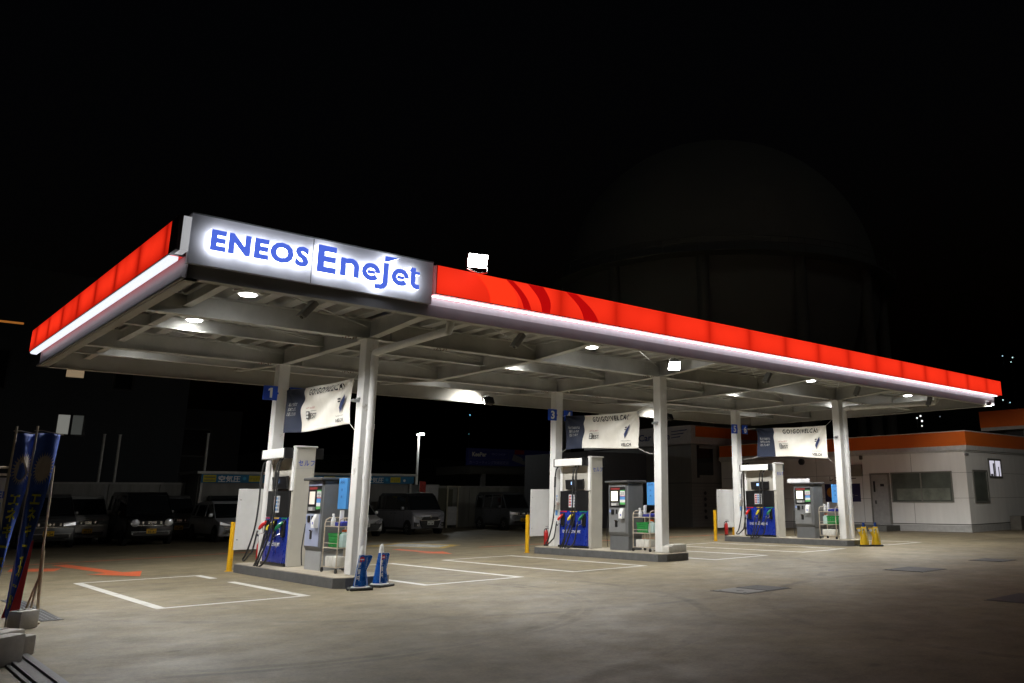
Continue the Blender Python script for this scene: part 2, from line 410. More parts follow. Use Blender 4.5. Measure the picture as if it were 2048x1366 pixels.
for x in [-2.9]+XS+MID+[21.6]:
    q = MB()
    z0, hh = (CT+.003, H-.006) if x in XS else (CT+.16, H-.17)
    if x in XS or x in MID:
        z0, hh = CT+.003, H-.006
        ibeam(q, (x, .61), (x, 5.1), z0, hh, w=.18)
        # tapered cantilevers to the front and rear fascia
        for ya, yb in ((.59, Y0+.1), (5.12, Y1-.1)):
            for o0, o1, t0, t1 in ((-.09, .09, 0, .016), (-.006, .006, .016, 9)):
                if t1 < 1:
                    q.prism([(x+o0, ya, z0), (x+o0, yb, z0+.2), (x+o0, yb, z0+.216), (x+o0, ya, z0+.016)], (o1-o0, 0, 0))
                else:
                    q.prism([(x+o0, ya, z0+.016), (x+o0, yb, z0+.216), (x+o0, yb, z0+hh-.016), (x+o0, ya, z0+hh-.016)], (o1-o0, 0, 0))
            q.box((x-.09, min(ya, yb), z0+hh-.015), (x+.09, max(ya, yb), z0+hh-.001))
    else:
        ibeam(q, (x, Y0+.1), (x, Y1-.1), z0, hh, w=.14)
    q.build('cross_beam', beam_m(), can)
for y, z0 in ((-1.35, 4.98), (2.85, 4.93), (7.05, 4.90)):
    q = MB(); ibeam(q, (X0+.11, y), (X1-.11, y), z0, 5.178-z0, w=.13); q.build('purlin', beam_m(), can)
for y in (2.85,):
    for x in XS+MID:
        q = MB(); q.box((x-.095, y-.01, CT+.02), (x-.085, y+.14, 5.17)); q.build('gusset_plate', beam_m(), can)
# brace rods
q = MB()
bx = [X0+.3]+[v for p in zip(XS, MID+[21.6]) for v in p]
for a, b in zip(bx, bx[1:]):
    for ya, yb in ((.7, 2.75), (2.95, 5.0), (-2.3, .5), (5.25, 8.1)):
        q.cyl((a+.12, ya, 5.02), (b-.12, yb, 5.02), .011, seg=5)
q.build('brace_rods', beam_m(), can)
# folded deck, ribs run front to back
q = MB(); zz0, zz1 = 5.19, 5.34; p = .5; x = X0+.03; prof = []
while x < X1-.05:
    prof += [(x, zz0), (x+.2, zz0), (x+.27, zz1), (x+.43, zz1)]; x += p
prof = [(min(a, X1-.03), b) for a, b in prof]
dm = mat('deck_sheet', (.40,.40,.385), .5, var=.15, scale=1.5, dirt=((.3,.24,.17), .15, 4))
for (xa, za), (xb, zb) in zip(prof, prof[1:]):
    if xb-xa > .001: q.prism([(xa, Y0+.06, za), (xb, Y0+.06, zb), (xb, Y0+.06, zb+.012), (xa, Y0+.06, za+.012)], (0, Y1-Y0-.12, 0))
q.build('roof_deck', dm, can, smooth=0)
q = MB()
x = X0+.03
while x < X1-.3:      # deck clips on the beams
    for y in (.598, 2.85, 5.11, 7.05, -1.35):
        q.box((x+.22, y-.11, 5.179), (x+.25, y-.06, 5.23)); q.box((x+.19, y-.085, 5.2), (x+.28, y-.078, 5.24))
    x += p
tag(q.build('deck_clips', mat('galvanised', (.4,.4,.4), .5, metal=.6), can), kind='stuff')
for y, z in ((.70, 5.165), (2.95, 5.15), (-1.24, 5.15)):
    q = MB(); q.tube([(X0+.4, y, z), (4.0, y, z+.004), (9.5, y, z-.004), (X1-.4, y, z)], .013, 6)
    x = X0+1.2
    while x < X1-1: q.box((x-.02, y-.02, z-.016), (x+.02, y+.02, z+.02)); x += 1.5
    for lx in (-2.2, 5.8, 14.9, 21.0): q.box((lx-.07, y-.03, z-.035), (lx+.07, y+.05, z+.02))
    q.build('conduit', mat('conduit_grey', (.3,.3,.29), .5), can)
# fascia band
fas = mat('fascia_grey', (.30,.30,.32), .42, var=.07, scale=2.5, dirt=((.16,.14,.12), .18, 3))
fl = mat('fascia_lit_panel', (.62,.63,.66), .4, var=.05, scale=3, dirt=((.35,.33,.28), .2, 4), streak=True)
fin = mat('fascia_inside', (.34,.33,.30), .55, var=.12, scale=1.2, dirt=(RUST, .1, 4))
def fascia(nm, a, b, thick_in, redpart):
    # a,b = outer corners in plan; inner offset direction thick_in
    a, b, t = Vector((*a, 0)), Vector((*b, 0)), Vector((*thick_in, 0))
    q = MB(); d = b-a
    def slab(o0, o1, za, zb, m): 
        q.prism([a+t*o0+ZP*za, a+t*o1+ZP*za, a+t*o1+ZP*zb, a+t*o0+ZP*zb], d, m)
    slab(0, .035, ZB, ZF0, 0)            # lower grey band
    slab(.012, .03, ZF0, ZF1-.02, 1 if redpart == 1 else 0)     # upright lit panel
    slab(0, .16, ZB-.012, ZB, 2)         # bottom lip
    slab(.06, .08, ZB, 5.18, 2)          # inner lining
    slab(0, .14, ZF1-.02, ZF1, 0)        # coping
    q.build(nm, [fas, fl, fin], can)
fascia('fascia', (X0, Y0), (X1, Y0), (0, 1), 1)
fascia('fascia', (X0, Y1), (X0, Y0), (1, 0), 2)
fascia('fascia', (X1, Y0), (X1, Y1), (-1, 0), 1)
fascia('fascia', (X1, Y1), (X0, Y1), (0, -1), 1)
q = MB(); q.box((X0+.05, Y0+.05, 5.36), (X1-.05, Y1-.05, 5.38)); q.build('roof_top', dgrey(), can)
# sign panel and letters
SX1 = .045; SY = Y0-.085
sp_m = mat('sign_panel_grey', (.62,.62,.67), .42, var=.05, scale=3)
q = MB(); q.box((X0-.045, SY, ZF0), (SX1, Y0, ZF1+.01), 0)
for x in (-2.085, ): q.box((x-.006, SY-.004, ZF0+.004), (x+.006, SY, ZF1), 1)
q.box((X0-.045, SY-.012, ZF1+.01), (SX1, Y0+.1, ZF1+.03), 1)
sgn = q.build('sign_panel', [sp_m, dgrey()], can, smooth=0)
lb = emat('letter_face_blue', (.08, .15, .74), 1.0); ls = emat('letter_side_light', (.88, .92, 1.0), 6.0)
def letters(st, x0, x1, zbase, cap, off, extra=0, face=None, spacing=1.0):
    v, gl = text_islands(st, offset=off, spacing=spacing)
    xs = [v[i][0] for g in gl for p in g for i in p]; a, b = min(xs), max(xs)
    sx = (x1-x0)/(b-a); sz = cap/(.682+2*off); yb = SY-.03; yf = SY-.115
    for g in gl:
        q = MB(); idx = {}; 
        for i in {i for p in g for i in p}:
            X, Z = x0+(v[i][0]-a)*sx, zbase+(v[i][1]+off)*sz
            idx[i] = (q.bm.verts.new((X, yf, Z)), q.bm.verts.new((X, yb, Z)))
        edges = {}
        for p in g:
            try:
                f = q.bm.faces.new([idx[i][0] for i in p]); f.material_index = 0
                f2 = q.bm.faces.new([idx[i][1] for i in reversed(p)]); f2.material_index = 1
            except ValueError: continue
            for k in range(len(p)):
                # merge by rounded coordinate so interior seams cancel
                e = tuple(sorted((p[k], p[(k+1) % len(p)]))); edges.setdefault(e, []).append((p[k], p[(k+1) % len(p)]))
        for e, l in edges.items():
            if len(l) == 1:
                i, j = l[0]; f = q.bm.faces.new((idx[j][0], idx[i][0], idx[i][1], idx[j][1])); f.material_index = 1
        q.build('sign_letter', [face or lb, ls], sgn, smooth=0)
letters('ENEOS', -3.62, -2.19, 5.085, .315, .055, spacing=1.16)
letters('E', -2.055, -1.745, 5.055, .44, .038)
def stroke(path, w, cap=None):
    P = [Vector(p) for p in path]; Lf, Rt = [], []
    for i, p in enumerate(P):
        d = (P[min(i+1, len(P)-1)]-P[max(i-1, 0)]).normalized(); n = Vector((-d.y, d.x)); ww = w[i] if isinstance(w, list) else w
        Lf.append(p+n*ww/2); Rt.append(p-n*ww/2)
    return [tuple(v) for v in Lf+Rt[::-1]]
def glyph(shapes, x, z):
    q = MB()
    for k, sh in enumerate(shapes):
        yf = SY-.115+k*.0006
        q.prism([(x+a, yf, z+b) for a, b in sh], (0, .085, 0), 1); 
        q.poly([(x+a, yf-.0015, z+b) for a, b in sh], 0)
    q.build('sign_letter', [lb, ls], sgn, smooth=0)
xh, sw = .30, .096
arcp = lambda cx, cz, rx, rz, a0, a1, n=18: [(cx+rx*math.cos(R(a0+(a1-a0)*i/n)), cz+rz*math.sin(R(a0+(a1-a0)*i/n))) for i in range(n+1)]
g_n = [[(0, 0), (sw, 0), (sw, xh), (0, xh)], stroke([(sw-.01, xh-.072)]+arcp(.170, xh-.135, .105, .098, 125, 0, 12)+[(.275, 0)], [.06]+[.088]*5+[.094]*9)]
def g_e():
    c, rz = .148, xh/2
    return [stroke(arcp(c, rz, .118, rz-.045, -4, 322, 34), [.088]*20+[.092]*15), [(.085, rz-.034), (.22, rz-.034), (.22, rz+.026), (.085, rz+.026)]]
g_j = [stroke([(.22, xh+.035), (.218, .05)]+arcp(.12, .01, .098, .098, 0, -80, 8)+[(.03, -.093)], [.096]*3+[.092]*8+[.07])]
g_t = [stroke([(.05, xh+.06), (.05, .10)]+arcp(.125, .105, .075, .072, 180, 275, 8)+[(.175, .04)], [.096]*3+[.09]*8+[.07]), [(.09, xh-.055), (.175, xh-.055), (.175, xh), (.09, xh)], [(-.03, xh-.02), (.012, xh-.02), (.012, xh+.055)]]
glyph(g_n, -1.68, 5.06); glyph(g_e(), -1.30, 5.06); glyph(g_j, -1.115, 5.075); glyph(g_e(), -.775, 5.06); glyph(g_t, -.445, 5.06)
q = MB(); pts = [(-.93, 5.525), (-.93, 5.425), (-.86, 5.438), (-.66, 5.535)]
q.prism([(x, SY-.115, z) for x, z in pts], (0, .085, 0), 1); 
q.poly([(x, SY-.1165, z) for x, z in pts], 0)
q.build('sign_letter', [lb, ls], sgn, smooth=0)
# red light boxes
zc = (ZR0+ZR1)/2
red_f = emat('red_lightbox_front', (1.0, .016, .006), .95, spots=(0, 1.468, zc+.04, .42, -7.22), lo=.64)
red_l = emat('red_lightbox_side', (1.0, .016, .006), .95, spots=(1, 1.452, zc+.03, .30, .75), lo=.4)
brown = mat('lightbox_frame', (.03,.012,.01), .4)
pinkend = mat('lightbox_end', (.5,.12,.11), .45)
q = MB(); RP_ = .2075
q.box((SX1+.02, Y0-RP_, ZR0), (X1+RP_, Y0, ZR1), 0); q.build('red_light_box', red_f, can, smooth=0)
q = MB(); q.box((SX1+.004, Y0-RP_+.002, ZR0-.006), (SX1+.02, Y0, ZR1+.006)); q.build('light_box_end', pinkend, can, smooth=0)
q = MB(); q.box((X1, Y0+.001, ZR0), (X1+RP_, Y1+RP_, ZR1)); q.build('red_light_box', red_l, can, smooth=0)
q = MB(); q.box((X0-RP_, -2.42, ZR0), (X0, Y1+RP_, ZR1)); q.build('red_light_box', red_l, can, smooth=0)
q = MB(); q.box((X0-RP_-.003, SY-.004, ZR0-.01), (X0-RP_+.05, -2.42, ZR1+.006)); q.box((X0-RP_+.05, -2.50, ZR0-.01), (X0, -2.42, ZR1+.006)); q.build('light_box_end', brown, can, smooth=0)
q = MB(); q.box((X0-RP_+.055, SY, ZR0-.005), (X0-.05, -2.505, ZR1-.0), 0); q.build('white_light_box', emat('faint_white_box', (.62,.62,.64), .55), can, smooth=0)
for a, b in (((SX1+.004, Y0-RP_-.004, ZR0-.014), (X1+RP_+.004, Y0-RP_+.03, ZR0-.0015)), ((X0-RP_-.004, -2.42, ZR0-.014), (X0-RP_+.03, Y1+RP_, ZR0-.0015))):
    q = MB(); q.box(a, b); q.build('light_box_trim', brown, can, smooth=0)
# pattern of curved stripes on the front box
def arc_stripe(xt0, xt1, xb0, xb1, bow, m, nm='curved_stripe'):
    q = MB(); n = 10; y = Y0-RP_-.004
    for k in range(n):
        t, u = k/n, (k+1)/n
        P = lambda a, b, t: a+(b-a)*t+bow*math.sin(t*math.pi)
        z = lambda t: ZR1-.004-(ZR1-ZR0-.008)*t
        q.poly([(P(xt0, xb0, u), y, z(u)), (P(xt1, xb1, u), y, z(u)), (P(xt1, xb1, t), y, z(t)), (P(xt0, xb0, t), y, z(t))])
    q.build(nm, m, can, smooth=0)
dr = emat('dark_red_stripe', (.62, .004, .004), .75); orr = emat('orange_stripe', (1.0, .04, .010), 1.0)
arc_stripe(.85, 1.5, 1.18, 1.78, .09, orr)
arc_stripe(1.51, 1.66, 1.92, 2.10, .08, dr); arc_stripe(2.0, 2.37, 2.35, 2.54, .09, dr); arc_stripe(2.93, 3.20, 3.40, 3.80, .1, dr)
# white light strips under the boxes
wl = emat('strip_light', (.86,.91,1.0), 4.5)
q = MB(); q.box((SX1+.03, Y0-.10, ZR0-.034), (X1+.05, Y0-.04, ZR0-.014)); q.build('strip_light', wl, can, smooth=0)
wl2 = emat('wide_strip_light', (.86,.90,1.0), 1.05)
q = MB(); xa = X0-RP_+.01
q.prism([(xa, -2.42, 5.03), (X0-.07, -2.42, 5.03), (X0-.07, -2.42, 4.975), (xa+.04, -2.42, 4.98), (xa, -2.42, 4.995)], (0, Y1+2.42+.1, 0), 0)
q.build('strip_light', wl2, can, smooth=0)
q = MB(); q.box((X0-.05, -2.60, ZB+.0), (X0-.0, Y1, ZB+.012)); q.box((X0-.05, -2.60, ZB+.0), (X0-.042, Y1, ZB+.03)); q.build('gutter', fas, can, smooth=0)
# downpipes
def downpipe(xc, yc, topx, topy, side=1):
    q = MB(); r = .075; x = xc
    q.tube([(topx, topy+.12, 4.78), (topx, topy+.12, 4.60), (topx+(x-topx)*.04, topy+.2, 4.50)], r, 12, smooth=4)
    q.tube([(topx, topy+.16, 4.53), (x, yc-.15, 4.50)], r, 14)
    q.tube([(x, yc-.25, 4.50), (x, yc-.04, 4.485), (x, yc, 4.42), (x, yc, 4.2)], r*1.02, 14, smooth=4)
    q.cyl((x, yc, 4.3), (x, yc, .19), r, seg=18)
    for z in (4.22, 2.95, 1.98, 1.15): q.cyl((x, yc, z), (x, yc, z+.1), r+.009, seg=18)
    q.build('downpipe', mat('grey_plastic_pipe', (.74,.74,.74), .35, var=.06), can)
downpipe(XI[0]+.635, .375, .62, Y0+.1)
downpipe(XI[2]+.70, .375, 18.9, Y0+.1)

# ------------------------------------------------------------------ canopy lamps
WARM = (1.0, .985, .95)
lens = emat('lamp_lens', (1, .98, .93), 40)
cl = thing('canopy_downlight', '', 'ceiling light', (0,0,0))
q = MB(); q.lathe((0,0,0), [(.2,.05), (.2,.0), (.17,-.03), (.15,-.03)], 20); q.box((-.26,-.05,.0), (.26,.05,.03)); q.build('housing', white(), cl)
q = MB(); q.lathe((0,0,-.034), [(.135,.0), (.13,-.012), (.05,-.02)], 20); q.build('lens', lens, cl)
k = 0
LX = ((-2.2, 'left end bay'), (5.8, 'bay right of the nearest island'), (14.9, 'bay right of the middle island'), (21.0, 'right end bay')); LY = ((-.38, 'front row'), (2.82, 'middle row'), (6.3, 'rear row'))
for x, nx in LX:
    for y, ny in LY:
        o = cl if k == 0 else copy_tree(cl)
        yy = y if ny != 'middle row' else 2.55
        o.location = (x, yy, 5.14); tag(o, 'round white downlight in the canopy ceiling, %s, %s' % (nx, ny), 'ceiling light', 'downlights in the canopy ceiling')
        lamp('downlight_beam', 'SPOT', (x, yy, 5.09), 1400, WARM, .1, None, 147, .5, parent=None).parent = None
        k += 1
def floodlight(nm, loc, target, lab, energy, spot=110, lit=True, size=.2, mount=None, group=None, col=(1,.97,.9)):
    o = thing(nm, lab, 'floodlight', loc, group=group); t = (Vector(target)-Vector(loc)); rot = t.to_track_quat('Y', 'Z').to_matrix().to_4x4()
    q = MB(); q.box((-size, -.11, -size*.75), (size, -.0, size*.75), r=.02)
    for i in range(7): q.box((-size*.9+i*size*.3-.008, -.17, -size*.65), (-size*.9+i*size*.3+.008, -.1, size*.65))
    h = q.build('housing', black(), o); h.matrix_local = rot
    q = MB(); q.box((-size*.86, .002, -size*.62), (size*.86, .012, size*.62))
    l = q.build('lens', emat('flood_lens', (1,.98,.94), 60) if lit else emat('flood_lens_far', (1,.97,.9), 12), o); l.matrix_local = rot
    q = MB(); q.box((-size-.02, -.07, -.015), (-size-.005, -.04, .015)); q.box((size+.005, -.07, -.015), (size+.02, -.04, .015))
    mz = mount if mount else .25; s = 1 if mz > 0 else -1
    q = MB(); q.tube([(-size-.015, 0, 0), (-size-.015, 0, mz*.8), (0, 0, mz), (size+.015, 0, mz*.8), (size+.015, 0, 0)], .013, 6); q.build('bracket', chrome(), o)
    lamp(nm+'_beam', 'SPOT', Vector(loc)+t.normalized()*.06, energy, col, size*.5, target, spot, .6)
    return o
floodlight('roof_floodlight', (.90, -2.86, 5.80), (-1.5, -9.5, 0.8), 'bright floodlight standing on the canopy roof edge right of the lettering', 80, 130, mount=-.23, size=.2)
floodlight('canopy_floodlight', (8.42, -.62, 4.90), (3.5, -7.5, 1.0), 'glaring floodlight under the canopy beside the middle front column', 140, 130, mount=.2, size=.17)
floodlight('rear_floodlight', (8.24, 7.66, 4.66), (4.5, 18.5, .7), 'black floodlight hanging at the rear edge, left of the number 3 sign', 360, 120, False, .17, .2, 'rear floodlights')
floodlight('rear_floodlight', (16.72, 7.66, 4.62), (15, 17.5, .6), 'black floodlight hanging at the rear edge, right of the middle front column', 260, 120, False, .17, .2, 'rear floodlights')
floodlight('end_fill_lamp', (22.2, -2.80, 4.66), (32.2, -.2, 1.4), 'small added lamp under the canopy front edge towards its right end', 800, 70, mount=.12, size=.07)  # lamp added to brighten the office walls, suggested by glints on the fascia
# horn-shaped lamps/cameras hanging from the front fascia
cc = thing('security_camera', '', 'camera', (0,0,0))
q = MB(); M = Matrix.Rotation(R(-52), 4, 'Y') @ Matrix.Rotation(R(8), 4, 'X')
q.box((-.17, -.055, -.05), (.17, .055, .05), r=.012, M=M); q.box((-.2, -.065, .05), (.15, .065, .062), M=M); q.build('body', lgrey(), cc)
q = MB(); q.tube([(0.02, 0, .03), (.1, .03, .1), (.12, .03, .22)], .022, 8); q.build('bracket', lgrey(), cc)
q = MB(); q.cyl(M @ Vector((-.172, 0, 0)), M @ Vector((-.182, 0, 0)), .035, seg=12); q.build('lens', black(), cc)
for k, (x, ln) in enumerate(((-1.94, 'under the blue lettering'), (2.15, 'under the curved red stripes'), (9.94, 'right of the middle island'), (14.16, 'in front of the farthest island'), (18.46, 'nearest the right end of the canopy'))):
    o = cc if k == 0 else copy_tree(cc); o.location = (x, -2.46, 4.53); tag(o, 'grey camera hanging from the canopy front edge, %s' % ln, 'camera', 'cameras along the front edge')

# ------------------------------------------------------------------ number plates
dig = mat('plate_blue', (.012,.07,.55), .35, coat=.2); wt = mat('white_vinyl', (.75,.75,.75), .45, var=.04)
for n, xi in enumerate(XI):
    for sgn_, num in ((-1, 2*n+1), (1, 2*n+2)):
        t = thing('number_plate', 'blue square plate with white number %d, on a rear column' % num, 'sign', (xi+.607+sgn_*.31, 4.93, 4.07), group='lane number plates')
        q = MB(); q.box((-.165, -.02, -.17), (.165, .02, .17), r=.008); q.box((-.2*(1 if sgn_ > 0 else -1)-.01, -.01, -.02), (-.1*(1 if sgn_ > 0 else -1), .012, .02)); q.build('plate', dig, t)
        q = MB()
        if num == 1: q.poly([(-.015, -.023, -.115), (.04, -.023, -.115), (.04, -.023, .12), (-.01, -.023, .12), (-.06, -.023, .085), (-.06, -.023, .04), (-.015, -.023, .065)], 0)
        else: q.text(str(num), (0, -.023, -.115), XP, ZP, .235, m=0, align='c', offset=.035, cap=.72)
        q.build('numeral', wt, t, smooth=0)
# ------------------------------------------------------------------ fuel dispensers
def dispenser():
    t = thing('fuel_dispenser', '', 'fuel pump', (0,0,0))
    cream = mat('cream_pump_panel', (.44,.42,.37), .42, var=.04, scale=3)
    x0, x1, ya, yb = .40, .87, 3.35, 4.78
    q = MB(); q.box((x0+.02, ya, .19), (x1-.02, ya+.13, 2.72), 0, r=.012); q.box((x0-.01, ya-.03, 2.72), (x1+.01, ya+.15, 2.76), 1, r=.01)
    q.box((x0+.03, ya-.004, 2.265), (x1-.03, ya-.0005, 2.272), 2); q.box((x0-.012, ya+.02, 1.80), (x0+.02, ya+.12, 2.72), 1)
    q.build('cabinet', [cream, white(), lgrey()], t)
    q = MB(); q.text('\u30bb\u30eb\u30d5', ((x0+x1)/2+.02, ya-.006, 2.33), XP, ZP, .115, width=.36, align='c', cap=.78, offset=.015, spacing=1.25); q.build('lettering', blue(), t, smooth=0)
    q = MB(); q.box((x0+.06, ya+.12, 1.28), (x1-.06, yb, 2.60), 0); q.build('back_panel', cream, t)
    q = MB(); q.box((x0+.04, yb-.07, .22), (x1-.04, yb+.03, 2.60), 0, r=.01); q.build('end_post', white(), t)
    q = MB(); q.box((x0-.02, ya+.10, .19), (x1+.02, yb+.02, .25)); q.build('plinth', black(), t)
    q = MB(); q.box((x0, ya+.13, .25), (x1, yb-.02, 1.22), 0, r=.01)
    bl = q.build('blue_front', mat('pump_blue', (.012,.035,.33), .28, coat=.4, var=.05), t)
    for sx, xf in ((-1, x0), (1, x1)):
        xd = -YP if sx < 0 else YP
        yo = yb-.1 if sx < 0 else ya+.42
        q = MB(); xx = xf+sx*.004
        q.text('ENEOS', (xx, yo-.08 if sx < 0 else yo, .60), xd, ZP, .085, width=.31, offset=.015, cap=.7)
        q.text('Enejet', (xx, yo-.44 if sx < 0 else yo+.36, .60), xd, ZP, .115, width=.45, offset=.015, cap=.7); q.build('lettering', wt, bl, smooth=0)
        q = MB()
        for (a, c0) in ((0, 0), (.46, 1), (.90, 2)):
            y_ = yb-.04-a
            y_ = y_ if sx < 0 else ya+.36+a
            q.poly([(xx, y_, 1.185), (xx, y_-.33 if sx < 0 else y_+.33, 1.185), (xx, y_-.33 if sx < 0 else y_+.33, 1.213), (xx, y_, 1.213)][::(1 if sx < 0 else -1)], c0)
        q.build('fuel_label', [mat('label_red', (.5,.02,.03), .4), mat('label_yellow', (.65,.42,.04), .4), mat('label_green', (.02,.25,.12), .4)], bl, smooth=0)
        q = MB(); q.box((xf+sx*.001, yb-.04, 1.225), (xf-sx*.03, ya+.13, 1.79), 0, r=.0)
        q.box((xf+sx*.004, (ya+yb)/2+.27, 1.32), (xf+sx*.001, (ya+yb)/2-.05, 1.68), 1)
        for i in range(4):
            for j in range(3):
                yy = (ya+yb)/2+.25-j*.1; zz = 1.36+i*.08
                q.box((xf+sx*.0065, yy, zz), (xf+sx*.0045, yy-.08, zz+.05), 2+(i*3+j*2) % 3)
        q.build('poster_panel', [black(), mat('paper', (.6,.6,.62), .5), mat('poster_red', (.5,.05,.05), .5), mat('poster_grey', (.3,.32,.36), .5), mat('poster_blue', (.1,.25,.5), .5)], t, smooth=0)
        q = MB()
        q.prism([(xf+sx*.05, yb-.32, 2.10), (xf-sx*.02, yb-.32, 2.12), (xf-sx*.02, yb-.32, 1.83), (xf+sx*.02, yb-.32, 1.83)], (0, -(yb-ya-.64), 0), 0)
        q.box((xf+sx*.052, (ya+yb)/2+.12, 1.965), (xf+sx*.047, (ya+yb)/2+.0, 2.045), 1)
        q.build('display', [black(), emat('pump_lcd', (.35,.55,1.0), 1.6)], t, smooth=0)
        q = MB(); q.box((xf+sx*.20, ya+.17, 2.50), (xf-sx*.12, yb+.02, 2.71), 0, r=.012)
        q.box((xf+sx*.203, ya+.10, 2.485), (xf-sx*.10, ya+.17, 2.72), 1); q.box((xf+sx*.203, yb+.02, 2.485), (xf-sx*.10, yb+.05, 2.72), 1)
        q.build('hood', [white(), black()], t)
        for i, (col, nm) in enumerate((((.55,.02,.015), 'red'), ((.62,.52,.03), 'yellow'), ((.01,.16,.07), 'green'))):
            yn = (yb-.20-i*.46) if sx < 0 else (ya+.40+i*.46)
            if nm == 'green' and sx < 0: yn -= .03
            q = MB(); q.box((xf+sx*.05, yn-.075, .80), (xf-sx*.002, yn+.075, 1.16), 0, r=.012); q.build('holster', black(), t)
            nz = MB()
            nz.tube([(xf+sx*.045, yn-.02, 1.12), (xf+sx*.09, yn, 1.08), (xf+sx*.15, yn+.03, 1.0), (xf+sx*.17, yn+.045, .95)], [.026, .042, .042, .026], 8)
            n_o = nz.build('nozzle', mat('nozzle_'+nm, col, .35, coat=.3), t)
            q = MB(); q.tube([(xf+sx*.19, yn+.07, .93), (xf+sx*.20, yn+.08, .86), (xf+sx*.16, yn+.06, .80)], .018, 6); q.tube([(xf+sx*.11, yn+.0, 1.0), (xf+sx*.08, yn+.02, .87), (xf+sx*.16, yn+.06, .84)], .010, 6)
            q.tube([(xf+sx*.05, yn-.03, 1.11), (xf+sx*.03, yn-.05, 1.15)], .012, 6); q.build('spout', chrome(), n_o)
            yt = yb-.02 if i == 0 else (yb-.72-i*.13) 
            if sx > 0: yt = ya+.5+i*.3
            lw = (.30, .19, .20)[i]
            q = MB()
            q.tube([(xf+sx*.10, yt-.04, 2.50), (xf+sx*.15, yt+.01, 2.38), (xf+sx*.17, yt+.03, 2.05), (xf+sx*.17, yt+.03, 1.5), (xf+sx*.20, yt+.06, .95), (xf+sx*.30, yt+(.18 if i else .12), .45), (xf+sx*.34, yt+(.28 if i else .2), lw), (xf+sx*.33, (yt+yn)/2+(.30 if i else .2), lw-.02), (xf+sx*.30, yn+.14, lw+.1), (xf+sx*.25, yn+.10, .5), (xf+sx*.20, yn+.075, .86)], .0205, 8, smooth=5)
            q.tube([(xf+sx*.165, yt+.025, 2.2), (xf+sx*.17, yt+.03, 1.9)], .03, 8)
            q.build('hose', rubber(), t)
    return t
disp = dispenser()
DL = ('white and blue fuel dispenser with red, yellow and green nozzles on the nearest island', 'white and blue fuel dispenser on the middle island, below signs 3 and 4', 'white and blue fuel dispenser on the farthest island, below signs 5 and 6')

def kiosk(front, n):
    t = thing('payment_kiosk', '', 'payment machine', (0,0,0))
    x0, x1, ya, yb = .45, 1.02, 1.84, 2.64
    g = dgrey(); fr = front
    q = MB(); q.box((x0+.03, ya+.03, .19), (x1-.03, yb-.03, .56), 0); q.build('base', g if n else lgrey(), t)
    q = MB(); q.prism([(x0+.04, ya, .56), (x0, ya, .64), (x0, ya, 1.98), (x1, ya, 1.98), (x1, ya, .64), (x1-.04, ya, .56)], (0, yb-ya, 0), 0, r=.012); q.build('body', g, t)
    q = MB(); q.box((x0-.10, ya-.07, 1.985), (x1+.07, yb+.07, 2.045), r=.015); q.build('lid', mat('lid_grey', (.07,.072,.075), .45), t)
    q = MB(); q.box((x0-.012, ya+.10, .66), (x0-.001, yb-.03, 1.30), 0, r=.004); q.box((x0-.014, ya+.10, 1.88), (x0-.001, yb-.03, 1.965), 0)
    q.box((x0-.014, ya+.06, 1.31), (x0-.001, ya+.095, 1.965), 1)
    q.box((x0-.018, ya+.42, .80), (x0-.012, ya+.52, .98), 2); q.box((x0-.03, ya+.40, .96), (x0-.012, ya+.54, .985), 3)
    q.build('front_panel', [fr, g, black(), chrome()], t)
    q = MB(); q.box((x0-.010, ya+.11, 1.33), (x0-.001, yb-.05, 1.87), 0)
    q.box((x0-.016, ya+.33, 1.80), (x0-.010, yb-.10, 1.85), 1)
    q.box((x0-.03, ya+.36, 1.37), (x0-.010, yb-.12, 1.45), 2)
    for i in range(4):
        for j in range(3): q.box((x0-.036, yb-.16-i*.05, 1.375+j*.022), (x0-.03, yb-.195-i*.05, 1.39+j*.022), 3)
    q.build('control_recess', [black(), mat('label_dark_red', (.25,.03,.03), .5), mat('keypad', (.2,.2,.2), .4), wt], t, smooth=0)
    q = MB(); q.box((x0-.016, ya+.42, 1.50), (x0-.010, yb-.12, 1.76)); q.build('screen', emat('kiosk_screen', (1, .97, .74), 1.5) if n else emat('kiosk_screen_pale', (.72,.66,.56), .8), t, smooth=0)
    q = MB(); a, b = ya+.12, ya+.32
    for z0, z1, m in ((1.40, 1.46, 3), (1.46, 1.53, 0), (1.53, 1.62, 2), (1.62, 1.64, 1), (1.64, 1.76, 0), (1.76, 1.79, 3)): q.box((x0-.014, a, z0), (x0-.0102, b, z1), m)
    for i in range(3): q.box((x0-.0155, a+.02, 1.66+i*.03), (x0-.0142, b-.02, 1.672+i*.03), 4)
    q.build('notice', [wt, mat('label_red', (.5,.02,.03)), mat('notice_blue', (.1,.28,.6), .5), mat('notice_green', (.1,.4,.12), .5), black()], t, smooth=0)
    q = MB(); q.box((x0-.03, yb-.24, 1.13), (x0-.012, yb-.13, 1.27), 0, r=.005); q.box((x0-.03, yb-.38, 1.15), (x0-.012, yb-.32, 1.27), 0, r=.005); q.box((x0-.02, yb-.11, 1.19), (x0-.012, yb-.05, 1.26), 1); q.build('card_slot', [black(), mat('slot_blue', (.25,.33,.6), .4)], t)
    q = MB(); q.prism([(x0-.012, ya+.14, 1.30), (x0-.05, ya+.14, 1.30), (x0-.11, ya+.14, 1.18), (x0-.11, ya+.14, 1.03), (x0-.012, ya+.14, 1.03)], (0, .14, 0), 0); q.box((x0-.112, ya+.18, 1.10), (x0-.109, ya+.22, 1.15), 1); q.build('receipt_box', [wt, blue()], t)
    q = MB(); q.tube([(x0+.02, yb+.04, 1.1), (x0-.02, yb+.05, .6), (x0, yb+.03, .26)], .012, 6, smooth=4); q.build('cable', rubber(), t)
    return t
